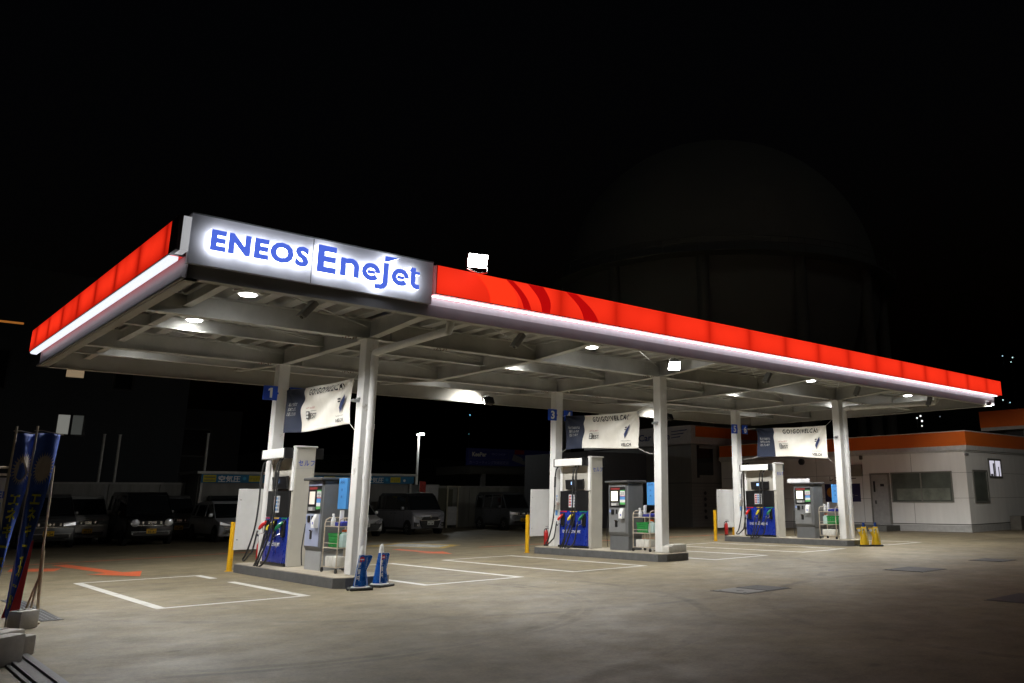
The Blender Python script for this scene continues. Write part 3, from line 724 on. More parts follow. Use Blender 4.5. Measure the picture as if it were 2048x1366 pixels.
def trolley():
    t = thing('service_trolley', '', 'trolley', (0,0,0)); fm = mat('trolley_frame', (.5,.43,.34), .4, var=.15, dirt=((.25,.08,.02), .35, 9))
    x0, x1, ya, yb = .42, .86, .98, 1.62; q = MB()
    for y in (ya, yb):
        q.tube([(x0, y, .28), (x0, y, 1.12), (x0+.02, y, 1.20), (x0+.09, y, 1.235), (x1-.09, y, 1.235), (x1-.02, y, 1.20), (x1, y, 1.12), (x1, y, .28)], .0125, 8)
    q.build('frame', fm, t)
    for z in (1.07, .66, .30):
        q = MB()
        for x in (x0, x1): q.tube([(x, ya, z), (x, yb, z)], .008, 6)
        for y in (ya, yb): q.tube([(x0, y, z), (x1, y, z)], .008, 6)
        for i in range(1, 9): q.tube([(x0+i*(x1-x0)/9, ya, z), (x0+i*(x1-x0)/9, yb, z)], .003, 4)
        if z == .66 or z == 1.07: 
            for x in (x0, x1): q.tube([(x, ya, z+.09), (x, yb, z+.09)], .005, 5)
        q.build('shelf', fm, t)
    q = MB(); 
    for i in range(1, 12): q.tube([(x1, ya+i*(yb-ya)/12, .3), (x1, ya+i*(yb-ya)/12, 1.07)], .003, 4)
    q.build('side_mesh', fm, t)
    for x in (x0, x1):
        for y in (ya, yb):
            q = MB(); q.cyl((x-.015, y, .23), (x+.015, y, .23), .04, seg=14); q.box((x-.02, y-.01, .24), (x+.02, y+.01, .285)); q.build('castor', black(), t)
    return t
def block_weight(name, sx, sy, sz, seg=3, m=None):
    q = MB(); n = seg
    for i in range(n):
        y0 = -sy/2+i*sy/n; q.box((-sx/2, y0+.006, 0), (sx/2, y0+sy/n-.006, sz), r=.022, seg=2)
    q.box((-sx/2+.015, -sy/2+.01, .02), (sx/2-.015, sy/2-.01, sz-.02))
    q.cyl((0, 0, sz-.01), (0, 0, sz+.012), .035, seg=12)
    return q.build(name, m or mat('white_weight', (.62,.61,.57), .6, var=.1, scale=6, dirt=((.35,.32,.27), .3, 7)), None)
proto = {}
tr0 = trolley()
bw0 = block_weight('water_weight', .24, .5, .19)
def basket():
    t = thing('hand_basket', '', 'basket', (0,0,0)); g = mat('green_plastic', (.02,.23,.05), .4, var=.15, scale=10)
    q = MB(); h = .26; a, b = .13, .19
    for sgn_ in (-1, 1):
        for k in range(5):
            z0 = k*h/5; f = 1+.12*k/5
            q.box((sgn_*a*f-.005, -b*f, z0), (sgn_*a*f+.005, b*f, z0+h/5-.012)); q.box((-a*f, sgn_*b*f-.005, z0), (a*f, sgn_*b*f+.005, z0+h/5-.012))
        for j in range(6):
            u = -1+j*.4; q.box((sgn_*a*1.06-.004, u*b-.008, 0), (sgn_*a*1.06+.004, u*b+.008, h)); q.box((u*a-.008, sgn_*b*1.06-.004, 0), (u*a+.008, sgn_*b*1.06+.004, h))
    q.box((-a, -b, -.004), (a, b, .008)); q.box((-a*1.16, -b*1.16, h-.03), (-a*1.1, b*1.16, h)); q.box((a*1.1, -b*1.16, h-.03), (a*1.16, b*1.16, h)); q.box((-a*1.1, -b*1.16, h-.03), (a*1.1, -b*1.1, h)); q.box((-a*1.1, b*1.1, h-.03), (a*1.1, b*1.16, h))
    q.build('basket_body', g, t)
    return t
bk0 = basket()
def spray():
    t = thing('spray_bottle', '', 'bottle', (0,0,0)); tw = mat('translucent_white', (.68,.69,.7), .3, var=.04)
    q = MB(); q.lathe((0,0,0), [(.045,0), (.048,.01), (.048,.12), (.02,.18), (.018,.2)], 14); q.build('bottle_body', tw, t)
    q = MB(); q.box((-.015, -.02, .2), (.015, .05, .235), r=.005); q.box((-.008, .05, .19), (.008, .06, .23)); q.box((-.006, .02, .15), (.006, .035, .2)); q.build('trigger', wt, t)
    return t
sp0 = spray()
def bottle():
    t = thing('refill_bottle', '', 'bottle', (0,0,0))
    q = MB(); q.box((-.07, -.09, 0), (.07, .09, .25), r=.025, seg=2); q.cyl((0,0,.24), (0,0,.30), .06, .04, seg=14); q.build('bottle_body', mat('pale_plastic', (.45,.6,.58), .35, var=.12), t)
    q = MB(); q.cyl((0,0,.295), (0,0,.335), .05, .045, seg=16); q.build('cap', mat('orange_cap', (.7,.12,.01), .4), t)
    return t
bt0 = bottle()
def wiper_tray():
    t = thing('squeegee_tray', '', 'tray', (0,0,0))
    q = MB(); q.box((-.14, -.16, 0), (.14, .16, .012)); 
    for a, b in (((-.14,-.16,0), (-.13,.16,.07)), ((.13,-.16,0), (.14,.16,.07)), ((-.14,-.16,0), (.14,-.15,.07)), ((-.14,.15,0), (.14,.16,.07))): q.box(a, b)
    q.build('tray_body', mat('navy_tray', (.02,.03,.25), .4), t)
    q = MB(); q.box((-.10, -.11, .05), (.08, .10, .085), r=.02, seg=2); q.build('cloth', mat('blue_cloth', (.05,.07,.5), .9, bump=.4, bscale=25), t)
    return t
wt0 = wiper_tray()
def towel_board():
    q = MB(); q.box((-.045, -.02, 0), (.045, .02, .30), r=.018, seg=2); return q.build('cleaning_brush', white(), None)
br0 = towel_board()
def bluebox(flat):
    t = thing('blue_waste_box' if not flat else 'blue_notice_board', '', 'box', (0,0,0))
    bm_ = mat('sky_blue_panel', (.07,.27,.62), .45, var=.05)
    q = MB(); q.box((-.12, -.17, 0), (.12, .17, .60), r=.01) if not flat else q.box((-.03, -.19, 0), (.03, .19, .62), r=.006); q.build('board', bm_, t)
    xf = -.1225 if not flat else -.0325; yw = .17 if not flat else .19
    q = MB(); im = mat('faded_ink', (.03,.10,.30), .5)
    for y, z, s_ in ((.07, .50, .07), (-.03, .50, .07), (.02, .36, .05), (.02, .22, .05)):
        q.box((xf, y-s_/2, z), (xf-.002, y-s_/2+.012, z+s_)); q.box((xf, y+s_/2-.012, z), (xf-.002, y+s_/2, z+s_)); q.box((xf, y-s_/2, z+s_*.45), (xf-.002, y+s_/2, z+s_*.6)); q.box((xf, y-s_/2, z+s_-.01), (xf-.002, y+s_/2, z+s_))
    q.build('notice_marks', im, t, smooth=0)
    q = MB(); q.tube([(.02, 0, .1), (.17, 0, .02), (.17, 0, -1.17)], .014, 8); q.box((.08, -.12, -1.185), (.30, .12, -1.165)); q.build('stand', black(), t)
    return t
def extinguisher():
    t = thing('fire_extinguisher', '', 'extinguisher', (0,0,0)); rd = mat('extinguisher_red', (.35,.012,.012), .3, coat=.4)
    q = MB(); q.lathe((0,0,.0), [(.062,0), (.068,.02), (.068,.38), (.045,.44), (.02,.46)], 18); q.build('tank', rd, t)
    q = MB(); q.cyl((0,0,.45), (0,0,.50), .022, seg=8); q.box((-.01, -.12, .50), (.01, .03, .515)); q.box((-.01, -.11, .545), (.01, .03, .56)); q.tube([(0, .02, .49), (0, .09, .46), (.0, .10, .25), (0, .09, .15)], .012, 6, smooth=3); q.build('handle', black(), t)
    q = MB(); q.lathe((0,0,-.001), [(.072,0), (.072,.05)], 18); q.build('foot_ring', black(), t)
    return t
ex0 = extinguisher()
def boards():
    t = thing('guard_board', '', 'board', (0,0,0)); bm_ = mat('board_white', (.56,.56,.555), .5, var=.04, dirt=((.5,.49,.45), .2, 3))
    q = MB(); q.box((.02, -.012, .47), (1.06, .012, 1.85), r=.006); q.build('panel', bm_, t)
    q = MB()
    for z in (.7, 1.6):
        for x in (.08, 1.0): q.cyl((x, -.02, z), (x, -.012, z), .014, seg=8)
    q.build('bolts', chrome(), t)
    return t
gb0 = boards()
q = MB(); q.cyl((0,0,0), (0,0,1.10), .06, seg=20); q.cyl((0,0,0), (0,0,.012), .09, seg=20)
bo0 = q.build('bollard', mat('bollard_yellow', (.72,.40,.01), .4, var=.08, dirt=((.4,.25,.05), .2, 7)), None)
def callbox():
    t = thing('alarm_box', '', 'box', (0,0,0))
    q = MB(); q.box((-.06, -.08, 0), (.06, .0, .14), 0, r=.008); q.box((-.05, -.10, .13), (.04, -.01, .20), 1, r=.008, M=Matrix.Rotation(R(6), 4, 'Y')); q.build('case', [mat('dusty_grey', (.36,.34,.30), .5), mat('alarm_red', (.28,.01,.02), .4)], t)
    q = MB(); q.box((-.04, -.006, -.17), (.04, .0, -.02), 1); q.box((-.04, -.006, .22), (.04, .0, .42), 0); q.box((-.03, -.009, .38), (.03, -.006, .41), 1); q.box((-.012, -.009, .26), (.012, -.006, .35), 2)
    q.build('labels', [wt, mat('notice_blue', (.1,.28,.6), .5), mat('faded_ink', (.03,.10,.30))], t, smooth=0)
    return t
ca0 = callbox()
# banners
cloth_cache = {}
def banner(yl, yr, zl0, zl1, zr0, zr1, n):
    """cloth between the columns; u runs from the rear column to the front column"""
    t = thing('cloth_banner', '', 'banner', (.56, 0, 0)); rnd = random.Random(n)
    NU, NV = 60, 26; ph = [rnd.uniform(0, 6.3) for _ in range(6)]
    def P(u, v, d=0):
        y = yl+(yr-yl)*u + .012*math.sin(v*5+ph[0])*(u-.5)
        top = zl1+(zr1-zl1)*u - .05*math.sin(u*math.pi)*(1+.5*math.sin(ph[1])); bot = zl0+(zr0-zl0)*u + .02*math.sin(u*6+ph[2])
        z = bot+(top-bot)*v
        w = .045*math.sin(u*8+v*3+ph[3])*math.sin(u*math.pi) + .012*math.sin(u*15-v*6+ph[4])
        # drag folds radiating from the top corners
        dr_ = math.hypot(1-u, (1-v)*.6)+.05; a = math.atan2((1-v)*.6, 1-u+.001); w += .028*math.sin(a*11+ph[5])*min(1, .55/dr_)
        dl_ = math.hypot(u, (1-v)*.6)+.05; al = math.atan2((1-v)*.6, u+.001); w += .024*math.sin(al*10+ph[2])*min(1, .5/dl_)
        return Vector((w-d, y, z))
    def grid(u0, u1, m, q):
        vs = [[q.bm.verts.new(P(u0+(u1-u0)*i/NU, j/NV)) for j in range(NV+1)] for i in range(NU+1)]
        for i in range(NU):
            for j in range(NV):
                f = q.bm.faces.new((vs[i][j], vs[i][j+1], vs[i+1][j+1], vs[i+1][j])); f.material_index = m
    us = .265
    q = MB(); grid(us, 1, 0, q); grid(0, us, 1, q)
    o = q.build('cloth', [mat('banner_cream', (.86,.83,.76), .8, var=.05), mat('banner_navy', (.018,.026,.055), .7, var=.1)], t, smooth=60)
    md = o.modifiers.new('thick', 'SOLIDIFY'); md.thickness = .003; md.offset = 1 if False else 0
    def wr(q, s, u0, v0, hgt, wid, m=0, off=.0, shear=0, align='l', spacing=1.):
        v, f = text_raw(s, offset=off, shear=shear, spacing=spacing); L_ = abs(yr-yl); Hh = zl1-zl0
        xa = min(a[0] for a in v); xb = max(a[0] for a in v); sc = wid/(xb-xa)
        vs = [q.bm.verts.new(P(u0+(a[0]-xa)*sc, v0+a[1]*hgt/.7, .034)) for a in v]
        for p_ in f:
            try: ff = q.bm.faces.new([vs[i] for i in p_]); ff.material_index = m
            except ValueError: pass
    def shp(q, pts, m=0):
        f = q.bm.faces.new([q.bm.verts.new(P(u, v, .042 if m == 3 else .034)) for u, v in pts]); f.material_index = m
    q = MB()
    wr(q, 'GO!GO!VELCA!', .40, .80, .135, .49, 0, off=.026, shear=.12, spacing=1.3)
    wr(q, 'LET the BEST', .345, .505, .04, .13, 1, shear=.3); wr(q, 'EST', .395, .285, .115, .085, 0, off=.01)
    shp(q, [(.345, .28), (.387, .28), (.387, .45), (.345, .45)], 0)
    shp(q, [(.352, .30), (.38, .30), (.38, .355), (.352, .355)], 3); shp(q, [(.352, .375), (.38, .375), (.38, .43), (.352, .43)], 3)
    shp(q, [(.40, .45), (.485, .45), (.485, .458), (.40, .458)], 0)
    shp(q, [(.905, .67), (.855, .50), (.838, .40), (.848, .27), (.90, .56)][::1], 2); shp(q, [(.842, .60), (.868, .60), (.862, .565), (.838, .565)], 0); shp(q, [(.838, .54), (.86, .54), (.856, .51), (.836, .51)], 0)
    wr(q, 'NAGASAKI', .80, .20, .03, .115, 0, spacing=1.3); wr(q, 'VELCA', .80, .075, .075, .125, 0, off=.03, shear=.2)
    wr(q, '\u79c1\u305f\u3061BEST\u306f', .055, .60, .065, .15, 3, off=.0, spacing=1.12); wr(q, '\u9577\u5d0e\u30f4\u30a7\u30eb\u30ab\u3092', .06, .49, .065, .14, 3, off=.0, spacing=1.12); wr(q, '\u5fdc\u63f4\u3057\u3066\u3044\u307e\u3059', .06, .38, .065, .14, 3, off=.0, spacing=1.12)
    q.build('print', [mat('ink_black', (.02,.02,.025), .7), mat('ink_red', (.4,.05,.04), .7), mat('ink_navy', (.02,.035,.12), .7), mat('ink_white', (.6,.6,.58), .7)], t, smooth=0)
    q = MB(); c1, c0 = 5.11-.135, .598+.135
    for (u, v), tgt in (((1, 1), (.05, c0, P(1,1).z+.28)), ((1, 0), (.05, c0, P(1,0).z-.18)), ((0, 1), (.05, c1, P(0,1).z+.02)), ((0, 0), (.05, c1, P(0,0).z-.02))):
        a = P(u, v); b = Vector(tgt); mid = (a+b)/2-ZP*(.05 if v == 0 else .01); q.tube([a, mid, b], .006, 5, smooth=4)
    q.build('rope', mat('white_rope', (.65,.63,.58), .8), t)
    return t
BAN = [banner(4.55, 1.10, 3.10, 4.14, 3.08, 4.05, 3), banner(4.60, 1.42, 3.02, 4.03, 2.92, 3.93, 11), banner(4.10, 1.05, 3.02, 4.05, 2.86, 3.96, 5)]
BL = ('cream and navy cloth banner hanging above the nearest fuel dispenser', 'cream and navy cloth banner hung above the middle island', 'cream and navy cloth banner hung above the farthest island')

pale = mat('kiosk_pale_blue', (.38,.42,.58), .35, var=.03)
FIRST = True
def put(o, first, loc):
    c = o if first else copy_tree(o); c.location = loc; return c
ISN = ('nearest', 'middle', 'farthest')
for n, xi in enumerate(XI):
    f = n == 0; dx, dy = ((0, 0), (0, -.12), (-.08, -.22))[n]; L0 = Vector((xi+dx, dy, 0))
    tag(put(disp, f, L0), DL[n], 'fuel pump', 'fuel dispensers')
    k_ = kiosk(pale if f else mat('kiosk_grey_front', (.20,.205,.21), .4, var=.05), n); k_.location = L0
    tag(k_, ('dark grey payment kiosk with a pale blue front on the nearest island', 'grey payment kiosk with lit cream screen on the middle island', 'grey payment kiosk with lit screen on the farthest island, white strip sign on its lid')[n], 'payment machine', 'payment kiosks')
    if n == 2:
        q = MB(); q.box((.47, 1.98, 2.05), (.50, 2.9, 2.18)); 
        zz = q.build('kiosk_sign', mat('white_label', (.7,.7,.72), .4), None, loc=L0); tag(zz, 'long white strip sign standing on the farthest payment kiosk', 'sign')  # plain white sheet without emission
    tl = L0+Vector((0, .0, 0)); nm = ISN[n]
    tag(put(tr0, f, tl), 'rusty cream wire trolley with cleaning things on the %s island' % nm, 'trolley', 'service trolleys')
    tag(put(bw0, f, tl+Vector((.56, 1.3, .305-.0))), 'white ribbed weight on the lowest shelf of the trolley, %s island' % nm, 'weight', 'weights on the trolleys')
    tag(put(bk0, f, tl+Vector((.62, 1.33 if n != 2 else 1.15, .675))), 'green plastic basket on the trolley of the %s island' % nm, 'basket', 'green baskets')
    tag(put(sp0, f, tl+Vector((.50, 1.42, 1.08))), 'white spray bottle on the top shelf of the %s trolley' % nm, 'bottle', 'spray bottles')
    tag(put(br0, f, tl+Vector((.66, 1.40, 1.08))), 'upright white cleaning brush behind the spray bottle, %s island' % nm, 'brush', 'brushes')
    tag(put(wt0, f, tl+Vector((.62, 1.14, 1.08))), 'navy squeegee tray on the top shelf of the %s trolley' % nm, 'tray', 'trays')
    tag(put(bt0, f, tl+Vector((.58, 1.06 if n != 2 else 1.45, .675))), 'pale bottle with orange cap on the %s trolley' % nm, 'bottle', 'refill bottles')
    bb = bluebox(n == 0); bb.location = tl+Vector(((.72, 1.52, 1.40), (.76, 1.14, 1.38), (.76, 1.06, 1.36))[n]); tag(bb, ('flat sky-blue notice board beside the nearest payment kiosk', 'sky-blue box on a stand behind the middle trolley', 'sky-blue box on a stand behind the farthest trolley')[n], 'board' if n == 0 else 'box', 'sky-blue boxes')
    tag(put(ex0, f, (xi+(.57, .50, .28)[n]+dx, 5.40, .19)), 'red fire extinguisher at the rear end of the %s island' % nm, 'extinguisher', 'fire extinguishers')
    tag(put(gb0, f, (xi+.03+dx, 5.62, 0)), 'plain white guard board between yellow bollards, %s island' % nm, 'board', 'guard boards')
    for k, (bxx, side) in enumerate(((.05, 'left'), (1.12, 'right'))):
        tag(put(bo0, f and k == 0, (xi+bxx+dx, 5.74, 0)), 'yellow steel bollard %s of the guard board, %s island' % (side, nm), 'bollard', 'yellow bollards')
    tag(put(ca0, f, (xi+.607-.06, 5.11-.136, 1.25)), 'small grey alarm box with a red top on the rear column, %s island' % nm, 'alarm box', 'alarm boxes')
    o = BAN[n]; o.location = (xi+.56, 0, 0); tag(o, BL[n], 'banner', 'banners between the columns')
# a small camera on each front column
sc = thing('column_sensor', '', 'sensor', (0,0,0)); q = MB(); q.box((-.14, -.03, -.03), (.0, .03, .03), r=.008); q.box((-.05,-.05,.02), (.0,.05,.06)); q.cyl((-.17,0,0), (-.14,0,0), .025, seg=10); q.build('case', lgrey(), sc)
for n, xi in enumerate(XI): tag(put(sc, n == 0, (xi+.607-.136, .6, 3.52)), 'little grey sensor on the front column of the %s island' % ISN[n], 'sensor', 'column sensors')
# weights on the middle island in front of its front column
bw1 = block_weight('water_weight', .55, .3, .2, 2); bw1.location = (XI[1]+.86, .36, .19); tag(bw1, 'large white weight with a hollow at the foot of the middle front column', 'weight')
bw2 = block_weight('water_weight', .22, .26, .17, 1); bw2.location = (XI[1]+.56, .33, .19); tag(bw2, 'small white weight beside the large one on the middle island', 'weight')

# ------------------------------------------------------------------ cones
def cone(kind, yaw):
    t = thing('sign_cone', '', 'traffic cone', (0,0,0), yaw)
    bcol = mat('cone_blue', (.012,.085,.36), .28, coat=.35) if kind == 'b' else mat('cone_yellow', (.70,.45,.02), .35, coat=.2)
    q = MB(); q.box((-.2, -.2, 0), (.2, .2, .05), r=.012); q.box((-.235, -.05, 0), (-.2, .05, .03)); q.build('rubber_base', rubber(), t)
    q = MB(); tipm = white() if kind == 'b' else mat('cone_navy_tip', (.01,.04,.2), .4)
    if kind == 'b':
        q.lathe((0,0,.05), [(.165,0), (.165,.012), (.14,.02)], 26, 1); q.lathe((0,0,.06), [(.135,0), (.052,.60)], 26, 0)
        q.lathe((0,0,.655), [(.05,0), (.03,.155), (.018,.175), (.0,.18)], 20, 1)
    else:
        q.lathe((0,0,.05), [(.15,0), (.075,.56)], 24, 0); q.lathe((0,0,.60), [(.05,0), (.038,.14)], 16, 1)
    q.build('cone_body', [bcol, tipm], t)
    if kind == 'b':   # cover board with a wing
        pr_ = [(-.125, .09), (-.045, .655), (.16, .655), (.185, .63), (.065, .33), (.095, .09)]
        q = MB(); q.prism([(x, -.115+(z-.09)*.12, z) for x, z in pr_], (0, .012, 0), 1)
        s_ = .94; cx_, cz_ = .01, .38
        q.poly([(cx_+(x-cx_)*s_, -.118+((cz_+(z-cz_)*.98)-.09)*.12, cz_+(z-cz_)*.98) for x, z in pr_][::-1], 0) 
        bd = q.build('cover_board', [bcol, wt], t, smooth=0)
        yz = lambda z: -.1205+(z-.09)*.12
        tilt = Vector((0, .12, 1)); 
        q = MB(); c0 = Vector((-.005, yz(.575), .575)); 
        q.bm.faces.new([q.bm.verts.new(c0+Vector((.045*math.cos(a), .0-.001+.12*.05*math.sin(a), .05*math.sin(a)))) for a in [i*math.pi/10 for i in range(20)]]).material_index = 0
        q.poly([(-.037, yz(.565)-.003, .565), (.027, yz(.565)-.003, .565), (.027, yz(.585)-.003, .585), (-.037, yz(.585)-.003, .585)], 1); q.build('no_entry_mark', [mat('no_entry_red', (.5,.01,.02), .4), wt], bd, smooth=0)
        q = MB()
        for i, ch in enumerate('\u9589\u9396\u4e2d'): q.text(ch, (-.022-i*.012, yz(.43-i*.12), .43-i*.12), XP, tilt, .088, width=.082, align='c', cap=.82, offset=.02)
        for i, ch in enumerate('\u3054\u5229\u7528\u3067\u304d\u307e\u305b\u3093'): q.text(ch, (.085-.003*i, yz(.60-i*.031), .60-i*.031), XP, tilt, .022, width=.022, align='c', cap=.82)
        q.build('lettering', wt, bd, smooth=0)
    else:
        pr_ = [(-.12, .07), (-.105, .24), (-.235, .56), (-.225, .575), (.075, .575), (.125, .07)]
        q = MB(); q.prism([(x, -.105+(z-.09)*.06, z) for x, z in pr_], (0, .012, 0), 0); 
        yz = lambda z: -.109+(z-.09)*.06
        q.poly([(-.04, yz(.09), .09), (.105, yz(.09), .09), (.065, yz(.56), .56), (-.075, yz(.56), .56)][::1], 1)
        for i in range(6): q.poly([(.0+.0*i, yz(.10+i*.055)-.001, .10+i*.055), (.1, yz(.14+i*.055)-.001, .14+i*.055), (.1, yz(.155+i*.055)-.001, .155+i*.055), (.0, yz(.115+i*.055)-.001, .115+i*.055)], 0)
        bd = q.build('cover_board', [bcol, mat('pale_cream_vinyl', (.62,.58,.42), .5)], t, smooth=0)
        q = MB()
        for i, ch in enumerate('\u624b\u9806\u306e\u5408\u56f3'): q.text(ch, (-.02, yz(.47-i*.09)-.003, .47-i*.09), XP, ZP, .06, width=.062, align='c', cap=.82, offset=.025)
        q.build('lettering', black(), bd, smooth=0)
        q = MB(); c0 = Vector((-.16, yz(.5)-.003, .5))
        for rr_, m_ in ((.05, 0), (.038, 1), (.015, 0)):
            q.bm.faces.new([q.bm.verts.new(c0+Vector((rr_*math.cos(a), -.001*(3-m_)-(.05-rr_)*.1, rr_*math.sin(a)))) for a in [i*math.pi/10 for i in range(20)]]).material_index = m_
        q.build('round_mark', [lgrey(), wt], bd, smooth=0)
    return t
YB = math.atan2(.24+7.13, -.37+15.34)
c1 = cone('b', -YB+R(8)); c1.location = (.28, -.38, 0); c1.scale = (1.0, 1.0, .92); tag(c1, 'blue cone sign with wide wing and no-entry mark, left of the two', 'traffic cone', 'blue cone signs')
c2 = cone('b', -YB+R(48)); c2.location = (.80, -.10, 0); c2.scale = (1.0, 1.0, .92); tag(c2, 'blue cone sign turned edge-on, right beside the other blue cone', 'traffic cone', 'blue cone signs')
c3 = cone('y', R(-52)); c3.location = (XI[2]+.42, -.22, 0); tag(c3, 'left yellow cone sign at the farthest island, its wing fully seen', 'traffic cone', 'yellow cone signs')
c4 = cone('y', R(-52)); c4.location = (XI[2]+.70, -.48, 0); tag(c4, 'right yellow cone sign at the farthest island, half behind its twin', 'traffic cone', 'yellow cone signs')
# ------------------------------------------------------------------ parked cars
glass_m = mat('car_glass', (.012,.014,.016), .08, var=.05, spec=.6, coat=.3)
tyre_m = rubber(); rim_m = mat('alloy_rim', (.35,.35,.36), .3, metal=.8, var=.1)
lampg = mat('headlamp_glass', (.75,.78,.85), .12, metal=.7, var=.3, scale=30, coat=.5)
chr2 = mat('chrome_strip', (.7,.7,.72), .15, metal=1, var=.1)
def car(name, label, loc, L_=3.4, W_=1.5, H_=1.85, paint=(.2,.2,.2), kind='van', plate='y', num='58-31', face='slim', rough=.3, twotone=None, rz=0):
    t = thing(name, label, 'car', loc, rz, 'cars parked behind the forecourt')
    pm = mat('car_paint_%s' % name+str(paint), paint, rough, metal=.25, var=.05, coat=.6)
    hw = W_/2
    if kind == 'van': low = [(.03,.24),(-.01,.45),(.0,.66),(.05,.88),(.16,1.02),(.5,1.10),(L_-.05,1.12),(L_,.8),(L_-.02,.26)]; gh = [(.42,1.08),(.95,H_-.12),(1.12,H_-.02),(L_-.25,H_),(L_-.08,H_-.12),(L_-.02,1.10)]; wy = (.62, L_-.55); z0 = 1.09
    else: low = [(.03,.22),(-.01,.4),(.02,.6),(.12,.76),(.85,.93),(L_-.1,1.0),(L_,.75),(L_-.03,.26)]; gh = [(.75,.90),(1.4,H_-.10),(1.7,H_-.01),(L_-.9,H_-.02),(L_-.35,H_-.2),(L_-.06,.99)]; wy = (.62, L_-.52); z0 = .93
    def taper(q):
        for v in q.bm.verts:
            k = max(0, (v.co.z-z0)/(H_-z0)); v.co.x *= 1-.13*k
            if v.co.y < .5: v.co.y += .16*(v.co.x/hw)**4 * (.5 if v.co.z > .9 else 1)
    q = MB(); q.prism([(-hw, y, z) for y, z in low], (2*hw, 0, 0), 0, r=.07); taper(q); q.build('body', pm, t, smooth=50)
    q = MB(); g = hw-.03; q.prism([(-g, y, z) for y, z in gh], (2*g, 0, 0), 0, r=.03); taper(q); q.build('glazing', glass_m, t, smooth=40)
    rm = mat('car_roof_'+name, twotone, .3, coat=.5) if twotone else pm
    q = MB(); rf = [p for p in gh if p[1] > H_-.3]; ya, yb = rf[0][0], rf[-1][0]
    q.prism([(-g-.008, y, z+.012) for y, z in rf]+[(-g-.008, yb+.01, H_-.14), (-g-.008, ya-.0, H_-.14)], (2*g+.016, 0, 0), 0, r=.02); taper(q); q.build('roof', rm, t, smooth=50)
    q = MB()
    for s_ in (-1, 1):
        def bar(a, b, w=.05, d=.03):
            a, b = Vector((s_*(g), *a)), Vector((s_*(g), *b)); q.prism([a+Vector((0,-w/2,0)), a+Vector((0,w/2,0)), b+Vector((0,w/2,0)), b+Vector((0,-w/2,0))], (s_*.014, 0, 0), 0)
        bar(gh[0], gh[1], .09); bar((1.9 if kind == 'van' else 2.0, z0), (1.88 if kind == 'van' else 1.98, H_-.1), .08); bar((L_-.75 if kind == 'van' else L_-.6, z0), (L_-.78 if kind == 'van' else L_-.85, H_-.1), .10); bar(gh[-1], gh[-2], .12)
        if kind == 'van': bar((.95, z0), (1.05, H_-.15), .04)
    taper(q); q.build('pillars', rm, t, smooth=50)
    q = MB()
    for s_ in (-1, 1):
        for y in (.98, 1.92, L_-.7): q.box((s_*(hw+.001), y-.006, .38), (s_*(hw-.02), y+.006, z0))
        q.box((s_*(hw+.002), .95, z0-.03), (s_*(hw-.02), L_-.3, z0-.01)); 
        for y in (1.75, 2.1): q.box((s_*(hw+.02), y, .93), (s_*(hw), y+.14, .955))
        q.box((s_*(hw+.003), .3, .2), (s_*(hw-.03), L_-.3, .30))
    q.build('door_seams', black(), t, smooth=0)
    for s_ in (-1, 1):
        q = MB(); q.box((s_*(hw+.16), .92, z0+.02), (s_*(hw+.01), 1.02, z0+.15), r=.03, seg=2); q.build('mirror', pm, t)
    for wyy in wy:
        for s_ in (-1, 1):
            q = MB(); q.cyl((s_*(hw-.12), wyy, .30), (s_*(hw+.006), wyy, .30), .36, seg=26); q.build('wheel_arch', black(), t)
            q = MB(); q.lathe((s_*(hw-.10), wyy, .295), [(.28,0), (.295,.03), (.295,.11), (.27,.135), (.2,.135)], 26, axis=(s_,0,0)); w_o = q.build('wheel', tyre_m, t)
            q = MB(); q.lathe((s_*(hw+.015), wyy, .295), [(.19,0), (.19,.02), (.175,.01), (.17,-.0), (.04,.015)], 22, axis=(s_,0,0))
            for i in range(7):
                a = i*2*math.pi/7; q.prism([(s_*(hw+.026), wyy+math.cos(a+o_)*r_, .295+math.sin(a+o_)*r_) for o_, r_ in ((-.12,.18), (.12,.18), (.3,.05), (-.3,.05))], (s_*.014,0,0))
            q.build('rim', rim_m, w_o)
    # front
    zf = .80 if kind == 'van' else .64
    for s_ in (-1, 1):
        q = MB()
        if face == 'round': q.lathe((s_*(hw-.24), .04, zf), [(.15,0), (.14,.05), (.07,.07)], 22, axis=(0,-1,0)); 
        elif face == 'slim': q.prism([(s_*(hw-.02), .16, zf-.04), (s_*(hw-.42), .0, zf-.06), (s_*(hw-.42), .0, zf+.05), (s_*(hw-.03), .17, zf+.10)], (0, -.03, 0))
        else: q.prism([(s_*(hw-.02), .16, zf+.02), (s_*(hw-.36), .02, zf-.12), (s_*(hw-.46), .0, zf-.02), (s_*(hw-.03), .20, zf+.14)], (0, -.04, 0))
        q.build('headlight', lampg, t, smooth=30)
        q = MB(); q.cyl((s_*(hw-.22), .05, .42), (s_*(hw-.22), -.015, .42), .05, seg=14); q.build('fog_light', lampg, t)
    q = MB()
    if face == 'black': 
        q.prism([(-hw+.30, -.02, .62), (hw-.30, -.02, .62), (hw-.42, -.02, .30), (-hw+.42, -.02, .30)], (0, .05, 0), 0); q.prism([(-hw+.34, -.012, .78), (hw-.34, -.012, .78), (hw-.44, -.012, .64), (-hw+.44, -.012, .64)], (0, .05, 0), 0)
        for s_ in (-1, 1): q.prism([(s_*(hw-.05), .10, .55), (s_*(hw-.25), -.0, .52), (s_*(hw-.22), .0, .34), (s_*(hw-.06), .10, .34)], (0, -.03, 0), 0)
        q.box((-hw+.32, -.028, .615), (hw-.32, -.015, .63), 1)
    elif face == 'wide':
        q.prism([(-hw+.12, -.03, .56), (hw-.12, -.03, .56), (hw-.30, -.03, .26), (-hw+.30, -.03, .26)], (0, .08, 0), 0)
    else:
